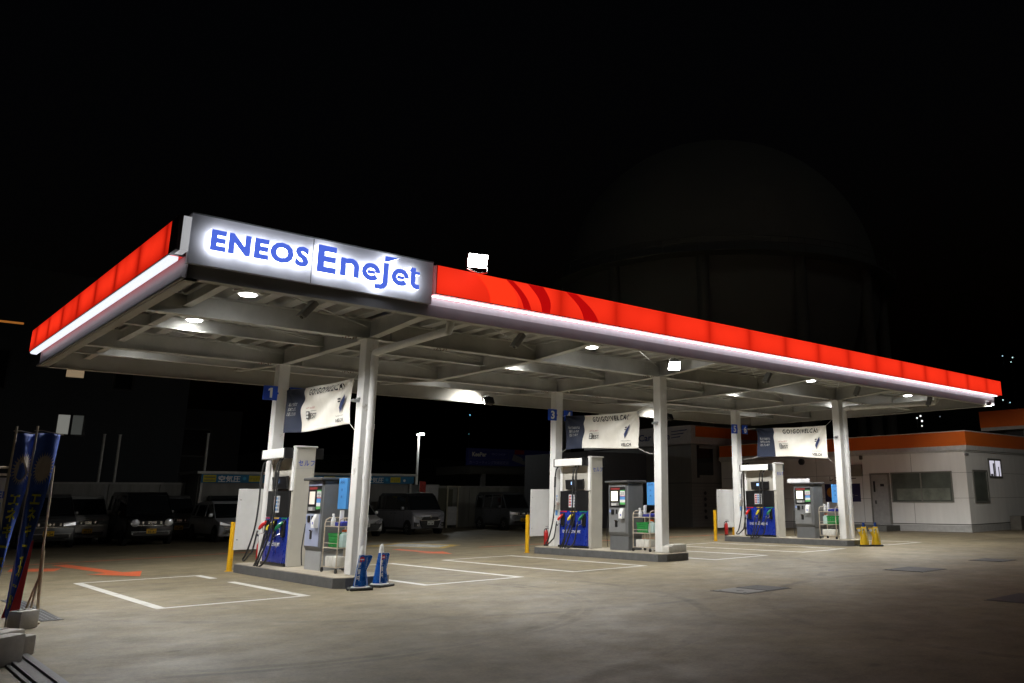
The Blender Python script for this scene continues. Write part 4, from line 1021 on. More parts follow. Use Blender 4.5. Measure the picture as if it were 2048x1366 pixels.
        q.box((-hw+.42, -.02, zf-.06), (hw-.42, .04, zf+.06), 0); q.box((-hw+.2, -.02, .34), (hw-.2, .03, .46), 0)
        for i in range(4): x = -hw+.50+i*(2*hw-1.0)/3; q.box((x-.03, -.035, zf-.045), (x+.03, -.015, zf+.045), 1)
        q.box((-hw+.16, -.025, zf-.10), (hw-.16, -.005, zf-.085), 1); q.box((-hw+.15, -.03, .475), (hw-.15, .0, .50), 2)
    q.cyl((0, -.035, zf), (0, -.05, zf), .05, seg=16, m=1)
    q.build('grille', [black(), chr2, lgrey()], t, smooth=0)
    q = MB(); py_ = -.052; q.box((-.165, py_+.012, .42), (.165, py_, .585), 0); pl = q.build('number_plate', mat('plate_yellow', (.72,.42,.01), .4, var=.03) if plate == 'y' else mat('plate_white', (.62,.62,.6), .4, var=.03), t, smooth=0)
    q = MB(); q.text(num, (0, py_-.003, .44), XP, ZP, .07, width=.26, align='c', offset=.03); q.box((-.06, py_-.002, .545), (.06, py_-.0035, .56)); q.build('plate_number', mat('plate_ink', (.02,.04,.02) if plate == 'y' else (.02,.1,.04)), pl, smooth=0)
    q = MB(); 
    for x in (-.3, .25): q.tube([(x-.25, gh[0][0]-.02, z0+.03), (x+.3, gh[0][0]+.03, z0+.09)], .008, 5)
    q.build('wipers', black(), t)
    return t
car('parked_car', 'dark kei van with silver bumper behind the blue flags', (-1.05, 20.6, 0), W_=1.65, paint=(.10,.105,.11), num='12-24')
car('parked_car', 'white van parked further back between the two dark vans', (.48, 22.5, 0), W_=1.45, H_=1.8, paint=(.6,.6,.6), kind='van', num='40-15')
car('parked_car', 'black boxy wagon with round headlights and a yellow plate', (2.08, 20.25, 0), W_=1.6, H_=1.92, paint=(.012,.013,.015), face='round', num='45-31')
car('parked_car', 'grey van mostly hidden behind the black boxy wagon', (3.95, 23.6, 0), W_=1.45, H_=1.8, paint=(.13,.13,.13), num='77-08')
car('parked_car', 'silver-white rounded hatchback left of the yellow bollard', (5.12, 19.85, 0), L_=3.9, W_=1.5, H_=1.56, paint=(.62,.64,.70), kind='hatch', face='swept', num='30-16')
car('parked_car', 'dark van behind the silver hatchback by the shed', (6.2, 24.2, 0), W_=1.45, H_=1.8, paint=(.03,.032,.035), num='61-90')
car('parked_car', 'white and black low car half hidden by the nearest front column', (10.25, 19.6, 0), L_=3.9, W_=1.7, H_=1.5, paint=(.65,.65,.65), kind='hatch', face='wide', plate='w', num='24-07')
car('parked_car', 'silver-grey van with black face and white plate near the lamp post', (13.55, 19.9, 0), L_=3.7, W_=1.66, H_=1.86, paint=(.32,.32,.36), face='black', plate='w', num='8-14', twotone=(.015,.015,.017))
car('parked_car', 'dark grey kei van standing alone left of the middle island', (19.55, 20.9, 0), W_=1.5, H_=1.9, paint=(.13,.14,.155), num='58-03')

# ------------------------------------------------------------------ rear walls and sheds
wallm = mat('block_wall', (.24,.24,.23), .8, var=.2, scale=1.5, bump=.3, dirt=((.1,.1,.09), .3, 2), streak=True)
def wallseg(x0, x1, y, h, label, m=None, n='boundary_wall'):
    t = thing(n, label, 'wall', (x0, y, 0)); L_ = x1-x0
    q = MB(); q.box((0, 0, 0), (L_, .15, h-.08)); q.build('wall_face', m or wallm, t)
    q = MB(); q.box((-.0, -.03, h-.08), (L_, .18, h)); q.build('coping', mat('coping', (.3,.3,.29), .7), t)
    q = MB(); x = 2.
    while x < L_: q.box((x-.04, -.05, 0), (x+.04, -.001, h-.09)); x += 2.
    q.build('wall_ribs', m or wallm, t)
wallseg(-14, 5.0, 27, 2.38, 'grey panelled boundary wall behind the left cars')
wallseg(16.6, 24.6, 27.6, 2.3, 'grey boundary wall behind the single dark van', mat('pale_wall', (.27,.27,.24), .8, var=.2, scale=1, bump=.2, streak=True))
# shed with air-pressure banners
t = thing('tyre_shed', 'low grey shed with blue and yellow banners along its eaves, behind the cars', 'shed', (5.1, 25.4, 0))
q = MB(); q.box((0, .2, 0), (10.6, 2.6, 2.75)); q.build('wall', mat('shed_grey', (.20,.20,.19), .7, var=.15, scale=1, streak=True), t)
q = MB(); q.box((-.15, -.1, 2.75), (10.75, 2.8, 2.86)); q.build('roof', mat('shed_roof', (.42,.42,.4), .5), t)
for x in (.1, 3.35, 3.65, 7.0, 10.4):
    q = MB(); q.box((x-.05, .02, 0), (x+.05, .12, 2.75)); q.build('post', mat('shed_post', (.4,.4,.38), .5), t)
for i in range(3):
    x = 0.05+i*3.55; b = thing('banner_strip', ('leftmost', 'middle', 'rightmost')[i]+' blue banner with yellow ends on the grey shed', 'banner', (5.1+x, 25.38, 2.36), group='blue banners on the shed')
    q = MB(); q.box((0, -.02, 0), (3.4, -.005, .37)); q.build('cloth', mat('strip_blue', (.02,.16,.32), .7), b)
    q = MB(); q.box((.08, -.024, .03), (.62, -.0215, .34), 0); q.box((2.05, -.024, .05), (2.62, -.0215, .33), 0)
    q.text('\u7a7a\u6c17\u5727', (.72, -.024, .06), XP, ZP, .24, width=.95, m=1, cap=.82, offset=.02)
    for k in range(2): q.box((.12, -.027, .09+k*.13), (.58, -.0245, .13+k*.13), 2)
    q.text('\u30c1\u30a7\u30c3\u30af', (2.1, -.027, .13), XP, ZP, .1, width=.45, m=2, cap=.8); q.lathe((2.85, -.022, .16), [(.07,0), (.07,.003)], 14, 1, axis=(0,-1,0)); q.lathe((1.85, -.022, .19), [(.08,0), (.08,.003)], 14, 3, axis=(0,-1,0))
    q.build('print', [mat('strip_yellow', (.5,.42,.02), .7), wt, mat('strip_ink', (.05,.12,.1), .7), mat('strip_cyan', (.05,.35,.6), .7)], b, smooth=0)
# white storage box + booth with door + shed between
t = thing('storage_cabinet', 'tall white storage cabinet right of the shed', 'cabinet', (16.55, 26.2, 0))
q = MB(); q.box((0, 0, 0), (1.1, 1.1, 2.28)); q.build('cabinet_body', mat('cab_white', (.42,.43,.44), .6, var=.08), t)
q = MB(); q.box((-.03, -.03, 2.28), (1.13, 1.13, 2.34)); q.box((.54, -.006, .1), (.56, -.0, 2.2)); q.build('cabinet_lid', lgrey(), t)
t = thing('smoking_booth', 'small booth with a cream door frame and white lower panel', 'booth', (18.35, 26.4, 0))
fmx = mat('cream_frame', (.5,.46,.34), .6)
q = MB(); q.box((0, 0, 0), (.07, .07, 2.2)); q.box((.68, 0, 0), (.75, .07, 2.2)); q.box((-.05, -.03, 2.2), (.85, .12, 2.27)); q.build('frame', fmx, t)
q = MB(); q.box((.08, .02, .15), (.67, .05, 1.15)); q.build('lower_panel', mat('white_panel', (.5,.5,.5), .6), t)
q = MB(); q.box((.08, .5, .0), (.67, .55, 2.1)); q.box((-.8, .1, 0), (-.05, 1.1, 2.15)); q.build('booth_body', mat('booth_olive', (.10,.10,.07), .7), t)
q = MB(); q.cyl((0,0,0), (0,0,2.5), .012, seg=6); t = q.build('promo_flag', lgrey(), None, loc=(15.9, 25.2, 0)); tag(t, 'small red and white flag behind the silver-grey van', 'flag')
q = MB(); q.prism([(.0,0,1.95), (.42,.05,1.9), (.4,.02,2.48), (0,0,2.5)], (0,.004,0)); q.build('cloth', mat('red_cloth', (.4,.05,.04), .8, var=.5, scale=9), t)
# posts
for i, (x, h_) in enumerate(((1.6, 4.42), (2.2, 4.42), (5.84, 4.65))):
    q = MB(); q.cyl((0,0,0), (0,0,h_), .055, seg=10); q.cyl((0,0,h_), (0,0,h_+.03), .07, seg=10); o = q.build('steel_post', mat('post_white', (.42,.42,.41), .5), None, loc=(x, 27.35, 0)); tag(o, ('left one of the two thin white posts above the boundary wall', 'right one of the two thin white posts above the boundary wall', 'lone thin post rising behind the grey shed')[i], 'post', 'posts behind the wall')
# lamp post
t = thing('lamp_post', 'white lamp post with a bright star-like lamp behind the cars', 'lamp post', (21.23, 35, 0))
q = MB(); q.cyl((0,0,0), (0,0,5.75), .11, .07, seg=12); q.build('pole', mat('pole_white', (.5,.5,.47), .4), t)
q = MB(); q.box((-.22, -.4, 5.75), (.22, .12, 5.83), r=.02); q.build('lamp_head', lgrey(), t)
q = MB(); q.box((-.17, -.37, 5.70), (.17, -.05, 5.748)); q.box((-.17, -.405, 5.70), (.17, -.37, 5.80)); q.build('lamp_lens', emat('post_lens', (1,1,.97), 45), t)
lamp('post_beam', 'SPOT', (21.23, 34.8, 5.65), 700, (.95,1,.97), .12, (21.5, 29, 0), 165, .8)
# coating-shop sign canopy
t = thing('coating_shop', 'dim canopy with a blue car coating signboard, right of the lamp post', 'building', (27, 38, 0))
q = MB(); q.box((0, 0, 3.95), (8.2, .25, 5.2)); sb = q.build('signboard', mat('board_navy', (.03,.04,.22), .6), t)
q = MB(); q.box((.15, -.012, 4.42), (3.65, -.002, 4.45), 0); q.box((.15, -.012, 5.05), (3.65, -.002, 5.08), 0)
for x in (.15, 1.85, 3.62): q.box((x, -.012, 4.45), (x+.03, -.002, 5.05), 0)
q.text('KeePer', (.38, -.015, 4.62), XP, ZP, .30, width=1.25, m=1, offset=.04); q.text('PRO SHOP', (2.1, -.015, 4.72), XP, ZP, .16, width=1.25, m=2); q.text('\u30ab\u30fc\u30b3\u30fc\u30c6\u30a3\u30f3\u30b0\u6280\u8853\u8a8d\u5b9a\u5e97', (.15, -.015, 4.08), XP, ZP, .22, width=3.5, m=2, cap=.82)
q.build('lettering', [mat('sign_line', (.10,.10,.16)), mat('sign_cream', (.7,.68,.6)), mat('sign_dim', (.3,.3,.5))], sb, smooth=0)
q = MB(); q.box((4.2, -.008, 4.85), (5.1, -.002, 5.19), 0); q.box((5.9, -.008, 4.3), (8.1, -.002, 4.85), 0)
q.poly([(3.95, -.012, 4.4), (5.1, -.012, 4.05), (5.3, -.012, 4.2), (4.9, -.012, 4.6), (4.1, -.012, 4.85)], 1); q.poly([(4.9, -.013, 4.4), (5.8, -.013, 4.15), (5.9, -.013, 4.45), (5.4, -.013, 4.7)], 2)
q.poly([(6.6, -.014, 4.15), (7.4, -.014, 4.15), (7.7, -.014, 4.6), (7.3, -.014, 4.95), (6.8, -.014, 4.95), (6.4, -.014, 4.6)], 1); q.build('poster_picture', [mat('poster_red2', (.25,.01,.02)), mat('poster_white2', (.22,.22,.24)), mat('poster_blue2', (.08,.15,.22))], sb, smooth=0)
q = MB(); q.box((.4, .3, 3.35), (9.5, 5, 3.95)); q.build('underside', mat('shop_soffit', (.10,.10,.09)), t)
for x in (1.6, 7.6):
    q = MB(); q.box((x, .4, 0), (x+.3, .7, 3.4)); q.build('post', mat('shop_post', (.25,.25,.26)), t)
q = MB(); q.box((6.6, 2.5, 0), (11.5, 5, 3.35)); q.build('wall', mat('shop_wall', (.08,.08,.08)), t)
# ------------------------------------------------------------------ dark building, left
t = thing('apartment_block', 'tall dark blue-grey building behind the cars on the left', 'building', (-30, 40, 0))
dk = mat('dark_render', (.035,.042,.052), .7, var=.12, scale=.6, streak=True)
q = MB(); q.box((0, 0, 0), (38.3, 12, 14.2)); q.build('wall', dk, t)
fr_ = mat('window_frame_dark', (.008,.008,.01), .4)
def window(par, x0, z0, x1, z1, y, glassm, fm=fr_, split=0, f=.09):
    q = MB(); q.box((x0-f, y-.05, z0-f), (x1+f, y-.001, z0)); q.box((x0-f, y-.05, z1), (x1+f, y-.001, z1+f)); q.box((x0-f, y-.05, z0), (x0, y-.001, z1)); q.box((x1, y-.05, z0), (x1+f, y-.001, z1))
    if split: q.box(((x0+x1)/2-.03, y-.045, z0), ((x0+x1)/2+.03, y-.002, z1))
    w_ = q.build('window', fm, par); q = MB(); q.box((x0, y-.02, z0), (x1, y-.002, z1)); q.build('pane', glassm, w_, smooth=0)
lit1 = emat('lit_window_dim', (.16,.15,.13), .5); lit2 = emat('lit_window_brown', (.45,.33,.2), .5); dkp = mat('dark_pane', (.01,.012,.014), .1)
window(t, 31.85, 5.2, 32.45, 6.25, 0, emat('lit_window_white', (.5,.5,.45), .32)); window(t, 32.5, 5.2, 33.05, 6.25, 0, emat('lit_window_grey', (.16,.17,.155), .22))
window(t, 31.9, 8.35, 32.75, 9.4, 0, lit2); window(t, 34.3, 7.9, 35.2, 9.2, 0, dkp); window(t, 27.3, 7.5, 29.2, 9.5, 0, dkp)
window(t, 27.4, 11.0, 29.6, 11.12, 0, emat('orange_strip_window', (.9,.32,.06), .3), f=.03)
t = thing('apartment_block', 'faint black building further right behind the lone thin post', 'building', (9.2, 46, 0))
q = MB(); q.box((0, 0, 0), (4.4, 8, 7.6)); q.build('wall', mat('near_black_render', (.028,.028,.03), .8), t); window(t, .6, 4.5, 2.4, 6.2, 0, dkp)
# ------------------------------------------------------------------ gas holder
t = thing('gas_holder', 'huge pale spherical gas holder looming dimly behind the canopy', 'tank', (53.97, 36.3, 0)); Rg = 15.3; zc_ = 20.6
q = MB(); q.lathe((0,0,zc_), [(Rg*math.cos(a), Rg*math.sin(a)) for a in [R(-89.9+i*179.8/40) for i in range(41)]], 72); q.build('sphere', mat('tank_paint', (.27,.29,.27), .7, var=.03, scale=.3), t, smooth=60)
tg_ = mat('tank_steel', (.2,.215,.2), .6)
q = MB(); q.lathe((0,0,zc_-.1), [(Rg-.2,0), (Rg+1.5,0), (Rg+1.5,.12), (Rg-.2,.12)], 72)
for h_ in (.6, 1.1): q.tube([((Rg+1.45)*math.cos(a), (Rg+1.45)*math.sin(a), zc_+h_) for a in [i*math.pi/36 for i in range(73)]], .03, 5)
for i in range(72): a = i*math.pi/36; q.cyl(((Rg+1.45)*math.cos(a), (Rg+1.45)*math.sin(a), zc_), ((Rg+1.45)*math.cos(a), (Rg+1.45)*math.sin(a), zc_+1.1), .025, seg=5)
q.build('walkway', tg_, t)
for i in range(12):
    a = i*math.pi/6+.1; q = MB(); q.cyl(((Rg+.1)*math.cos(a), (Rg+.1)*math.sin(a), 0), ((Rg+.1)*math.cos(a), (Rg+.1)*math.sin(a), zc_-.1), .5, seg=14); q.build('leg', tg_, t)
# ------------------------------------------------------------------ hills and far lights
q = MB(); n = 40; rnd = random.Random(4); pa = []
for i in range(n+1):
    a = R(5+i*100/n); d = 330; hgt = 18+34*max(0, math.sin((i/n-.35)*2.3))+rnd.uniform(-2.5, 2.5); pa.append((cosd := (-7+d*math.sin(a)), -15+d*math.cos(a), hgt, a))
for (x0_, y0_, h0_, a0), (x1_, y1_, h1_, a1) in zip(pa, pa[1:]):
    f_ = 1.12; g_ = 1.5
    q.poly([(x0_, y0_, -.5), (x1_, y1_, -.5), (x1_*f_, y1_*f_, h1_), (x0_*f_, y0_*f_, h0_)]); q.poly([(x0_*f_, y0_*f_, h0_), (x1_*f_, y1_*f_, h1_), (x1_*g_, y1_*g_, 0), (x0_*g_, y0_*g_, 0)])
tag(q.build('hills', mat('wooded_hill', (.02,.025,.02), .9), None, smooth=80), None, None, None, 'structure')
LD = [((154.76, 237.23, 30.04), .34, 'cyan light on the hillside, the upper one left of the number 3 sign', (.25,.7,1)), ((154.69, 237.27, 23.43), .24, 'faint cyan light on the hillside, the lower one left of the number 3 sign', (.1,.35,.4)),
 ((270.89, 97.37, 46.3), .3, 'small light left in the trio above the right end of the canopy', (.5,.8,1)), ((271.99, 94.62, 45.57), .34, 'small light right in the trio above the right end of the canopy', (.6,.9,.9)), ((271.77, 95.18, 44.11), .3, 'small light lowest in the trio above the right end of the canopy', (.5,.8,.8)),
 ((270.37, 98.64, 31.75), .34, 'small light just right of the canopy end, the upper one', (.7,.9,1)), ((271.13, 96.77, 30.82), .3, 'small light just right of the canopy end, the lower one', (.4,.7,.8)),
 ((259.38, 122.4, 27.59), .5, 'bright far light at the top right of the cluster above the orange eaves', (1,1,1)), ((258.83, 123.45, 26.95), .45, 'bright far light at the left of the cluster above the orange eaves', (1,1,1)), ((259.53, 122.1, 25.89), .55, 'bright far light third from the top of the cluster above the orange eaves', (1,1,1)), ((259.47, 122.23, 24.22), .45, 'lowest light of the cluster above the orange eaves', (1,1,.9)), ((262.17, 116.87, 27.18), .3, 'dim far light right of the cluster above the orange eaves', (.15,.18,.2))]
for i, (p, r_, lab, c_) in enumerate(LD):
    r_ *= .62
    t = thing('distant_lamp', lab, 'street light', (p[0], p[1], 0), group='lights on the dark hillside')
    q = MB(); q.lathe((0,0,p[2]-r_), [(r_*math.sin(a), r_*(1-math.cos(a))) for a in [j*math.pi/8+.01 for j in range(9)]], 12); q.build('lamp_globe', emat('far_lamp_%d' % i, c_, 1.3), t)
    q = MB(); q.cyl((0,0,0), (0,0,p[2]-r_), .15, seg=6); q.build('lamp_pole', black(), t)

# ------------------------------------------------------------------ station office and service bay
om = mat('orange_fascia', (.68,.14,.015), .4, var=.06, scale=1, coat=.2); wm = mat('white_cladding', (.72,.72,.70), .6, var=.05, scale=1.2, dirt=((.3,.3,.28), .15, 1.5), streak=True)
t = thing('station_office', 'single-storey white station office with an orange roof band, at the right', 'building', (29.35, 1.6, 0))
q = MB(); q.box((0, 0, .28), (6.5, 14.1, 3.66)); 
q.build('wall', wm, t)
q = MB(); q.box((-.01, -.01, 0), (6.51, 14.1, .28)); q.build('plinth', mat('plinth_grey', (.40,.40,.39), .7), t)
q = MB(); q.box((-.012, -.012, .30), (6.5, 14.1, .34)); 
for y in (2.6, 5.2, 7.8, 10.4): q.box((-.006, y-.006, .34), (0, y+.006, 3.6))
for z in (1.45, 2.55): q.box((-.005, 0, z-.006), (-.001, 14, z+.006)); q.box((0, -.005, z-.006), (6.5, -.001, z+.006))
q.build('panel_joints', mat('joint_dark', (.12,.12,.11), .7), t, smooth=0)
q = MB(); q.box((-.20, -.20, 3.52), (6.7, 14.1, 3.72)); q.box((-.10, -.10, 3.46), (6.6, 14.1, 3.52)); q.box((-.21, -.21, 4.33), (6.7, 14.1, 4.37)); q.build('eaves', mat('eaves_white', (.5,.5,.49), .5), t)
q = MB(); q.box((-.19, -.19, 3.72), (6.69, 14.05, 4.33)); q.build('roof_band', om, t)
frm = mat('alu_frame', (.22,.22,.2), .4, metal=.4); gp = mat('office_glass', (.10,.115,.10), .12, var=.25, scale=1.2, coat=.3)
def winx(par, y0, z0, y1, z1, n_, gm):
    f = .05; q = MB(); q.box((-.05, y0-f, z0-f), (-.001, y1+f, z0)); q.box((-.05, y0-f, z1), (-.001, y1+f, z1+f)); q.box((-.05, y0-f, z0), (-.001, y0, z1)); q.box((-.05, y1, z0), (-.001, y1+f, z1))
    for i in range(1, n_): y = y0+(y1-y0)*i/n_; q.box((-.045, y-.035, z0), (-.002, y+.035, z1))
    w_ = q.build('window', frm, par); q = MB(); q.box((-.02, y0, z0), (-.002, y1, z1)); q.build('pane', gm, w_, smooth=0)
    q = MB(); q.box((-.024, y0+.1, z0+.05), (-.0205, y1-.2, z0+(z1-z0)*.45)); q.build('blind', mat('office_blind', (.16,.18,.15), .6, var=.35, scale=2), w_, smooth=0)
winx(t, .72, 1.32, 3.62, 2.58, 2, gp)
q = MB(); q.box((-.05, 3.74, .28), (-.001, 3.84, 2.62)); q.box((-.05, 4.70, .28), (-.001, 4.78, 2.62)); q.box((-.05, 3.84, 2.54), (-.001, 4.70, 2.62)); dr_ = q.build('door', frm, t)
q = MB(); q.box((-.03, 3.84, .28), (-.002, 4.70, 2.54)); q.build('door_leaf', mat('door_grey', (.34,.34,.33), .5), dr_); q = MB(); q.box((-.06, 4.5, 1.2), (-.032, 4.56, 1.36)); q.box((-.06, 4.52, 1.75), (-.032, 4.6, 2.25)); q.box((-.034, 4.05, 2.0), (-.0305, 4.25, 2.12)); q.build('handle', black(), dr_)
q = MB(); q.box((-1.2, 3.4, 0), (-.012, 7.6, .24)); q.build('step', mat('step_dark', (.10,.10,.09), .7), t)
q = MB(); q.box((-.16, 5.15, 2.50), (-.001, 5.70, 3.05), r=.01); q.build('meter_box', mat('meter_grey', (.22,.21,.18), .6), t)
q = MB(); q.box((-.16, 5.1, 3.28), (-.001, 5.22, 3.48), r=.02); q.build('wall_lamp', mat('lamp_dark', (.06,.06,.05), .5), t)
q = MB(); q.lathe((0, 8.65, 3.3), [(.17,0), (.16,.12), (.1,.18)], 14, axis=(-1,0,0)); q.build('wall_lamp', black(), t)
q = MB(); q.box((-.02, 5.35, 1.3), (-.001, 7.35, 2.16)); pn = q.build('notice_panel', mat('navy_panel', (.02,.016,.08), .5), t)
q = MB(); q.lathe((-.021, 7.0, 1.75), [(.24,0), (.24,.004)], 22, 0, axis=(-1,0,0)); q.text('\u30ec\u30f3\u30bf\u30ab\u30fc', (-.024, 6.5, 1.5), -YP, ZP, .2, width=1.0, m=1, cap=.8); q.build('panel_print', [mat('panel_orange', (.5,.2,.02)), mat('panel_cream', (.3,.28,.25))], pn, smooth=0)
q = MB(); q.text('\u30ec\u30f3\u30bf\u30ab\u30fc', (-.012, 7.05, 2.30), -YP, ZP, .22, width=1.5, cap=.8, offset=.02); q.text('EC', (-.012, 12.6, 3.05), -YP, ZP, .3, offset=.02); q.build('wall_lettering', black(), t, smooth=0)
window(t, .65, 1.32, 1.95, 2.58, 0, gp, frm); 
litw = emat('lit_office_window', (.70,.68,.80), .8)
window(t, 2.35, 2.42, 3.55, 3.12, 0, litw, frm, 1)
q = MB(); q.box((2.75, -.024, 2.42), (2.9, -.0205, 3.0)); q.box((2.45, -.024, 2.42), (2.7, -.0205, 2.52)); q.box((3.3, -.024, 2.42), (3.4, -.0205, 2.85)); q.build('window_clutter', mat('clutter', (.12,.11,.12)), t, smooth=0)
q = MB(); q.box((-.02, -.14, 3.28), (.12, -.0, 3.38), r=.01); q.build('corner_camera', dgrey(), t)
t = thing('planter_box', 'dark bench and boxes by the right end of the office', 'planter', (32.9, .9, 0)); q = MB(); q.box((0, 0, 0), (.9, .5, .62), r=.01); q.build('box', mat('planter_grey', (.14,.13,.11), .7), t); q = MB(); q.box((.8, -.3, 0), (2.4, .4, .35), r=.02); q.build('low_box', black(), t)
# service bay with the Car Care band
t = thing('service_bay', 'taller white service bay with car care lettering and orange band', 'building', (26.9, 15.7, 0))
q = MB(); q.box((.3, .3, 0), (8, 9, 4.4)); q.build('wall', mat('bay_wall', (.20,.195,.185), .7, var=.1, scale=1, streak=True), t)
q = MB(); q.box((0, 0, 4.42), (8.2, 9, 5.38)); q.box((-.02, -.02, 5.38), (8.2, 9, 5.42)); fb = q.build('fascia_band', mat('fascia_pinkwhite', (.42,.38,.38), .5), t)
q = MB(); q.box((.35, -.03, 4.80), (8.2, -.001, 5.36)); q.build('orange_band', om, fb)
q = MB(); q.text('Care', (-.02, 2.75, 4.72), -YP, ZP, .36, width=1.15, offset=.02); q.text('Car', (-.02, 4.1, 4.72), -YP, ZP, .36, width=1.05, offset=.02); q.text('e', (-.02, 4.75, 4.72), -YP, ZP, .36, width=.3, offset=.02)
for i, (a, b) in enumerate(((.25, 1.1), (.5, 1.1), (.75, 1.1))): z = 5.18-i*.17; q.poly([(-.015, 1.5 , z-.03), (-.015, a, z+.02), (-.015, a+.10, z-.045), (-.015, 1.5, z-.07)][::1], 0)
q.build('lettering', mat('navy_ink', (.02,.03,.13)), fb, smooth=0)
q = MB(); q.box((.9, .285, 2.75), (2.1, .299, 4.2)); q.box((.75, .25, 2.6), (.9, .299, 4.35)); w_ = q.build('dark_window', dkp, t)
q = MB(); q.box((.29, .26, 2.28), (8, .298, 2.34)); q.box((.22, .0+.4, 2.3), (.298, 9, 2.36)); 
for i in range(12): q.box((.2, .2+.08+i*0, .15+i*.18), (2.9, .298, .162+i*.18))
q.build('shutter_lines', mat('shutter_dark', (.1,.1,.1)), t)
q = MB(); q.box((1.3, .27, .4), (1.5, .29, .5)); 
for i in range(5): q.lathe((1.35, .285, .5+i*.32), [(.1,0), (.1,.02)], 12, 0, axis=(0,-1,0))
q.build('tyre_hooks', black(), t)
q = MB(); q.box((-4.5, 3.5, 0), (-.01, 9, 4.0)); q.build('side_store', mat('store_dark', (.08,.08,.09), .7), t)
q = MB(); q.lathe((25.6, 11.5, 0), [(.2,0), (.42,.15), (.48,.5), (.3,.9), (.12,1.05), (.05,1.1)], 16); 
tag(q.build('plastic_cover', mat('clear_plastic', (.35,.36,.37), .35, var=.5, scale=7, bump=.5, bscale=6), None), 'crumpled clear plastic cover behind the farthest yellow bollard', 'cover')
# wash canopy, far right
t = thing('wash_canopy', 'orange-edged wash bay canopy cut by the right picture edge', 'canopy', (36, 3.7, 0))
q = MB(); q.box((0, -14, 4.95), (9, 0, 5.78)); q.build('orange_band', om, t)
q = MB(); q.box((.02, -13.9, 4.78), (8.9, -.02, 4.95)); q.build('soffit', mat('soffit_white', (.4,.39,.35), .6), t)
for y in (-2.0, -9):
    q = MB(); q.box((.8, y-.25, 0), (1.2, y+.15, 4.78)); q.build('post', mat('wash_post', (.3,.31,.24), .6), t)
q = MB(); q.box((1.6, -13, 0), (7, -.6, 4.78)); q.build('dark_wall', mat('wash_wall', (.03,.03,.03), .7), t)

# ------------------------------------------------------------------ manholes
def manhole(loc, sx, sy, rz, lab, two=False, m=None):
    t = thing('access_cover', lab, 'manhole cover', (loc[0], loc[1], 0), R(rz), 'steel covers set in the concrete')
    q = MB(); q.box((-sx/2, -sy/2, 0), (sx/2, sy/2, .006)); q.build('frame', mat('cover_frame', (.15,.14,.12), .6), t)
    q = MB()
    mm = mat('cover_plate', (.07,.072,.075), .6, metal=.2, var=.25, scale=20, bump=.6, bscale=60)
    if two: q.box((-sx/2+.03, -sy/2+.03, .006), (-.02, sy/2-.03, .011), 1); q.box((.02, -sy/2+.03, .006), (sx/2-.03, sy/2-.03, .011), 0)
    else: q.box((-sx/2+.03, -sy/2+.03, .006), (sx/2-.03, sy/2-.03, .011), 0)
    for x, y in ((-.4, -.35), (-.4, .35), (.4, .35), (.4, -.35)): q.cyl((x*sx, y*sy, .011), (x*sx, y*sy, .014), .03, seg=8, m=2)
    if two: q.box((-.28*sx, -.04, .011), (-.2*sx, .04, .014), 2)
    q.build('plate', [mm, mat('cover_plate_pale', (.17,.17,.165), .5, metal=.2, var=.2, scale=20, bump=.5, bscale=60), black()], t)
manhole((5.05, -5.58), 1.3, .78, 0, 'two-part steel cover, its left half paler, in front of the canopy', True)
manhole((10.65, -5.7), 1.1, .95, 0, 'square dark steel cover right of the two-part cover')
manhole((14.4, -5.8), .9, .85, 0, 'square dark steel cover farthest to the right')
manhole((6.9, -9.85), 1.3, 1.3, 0, 'large dark steel cover cut by the right picture edge')

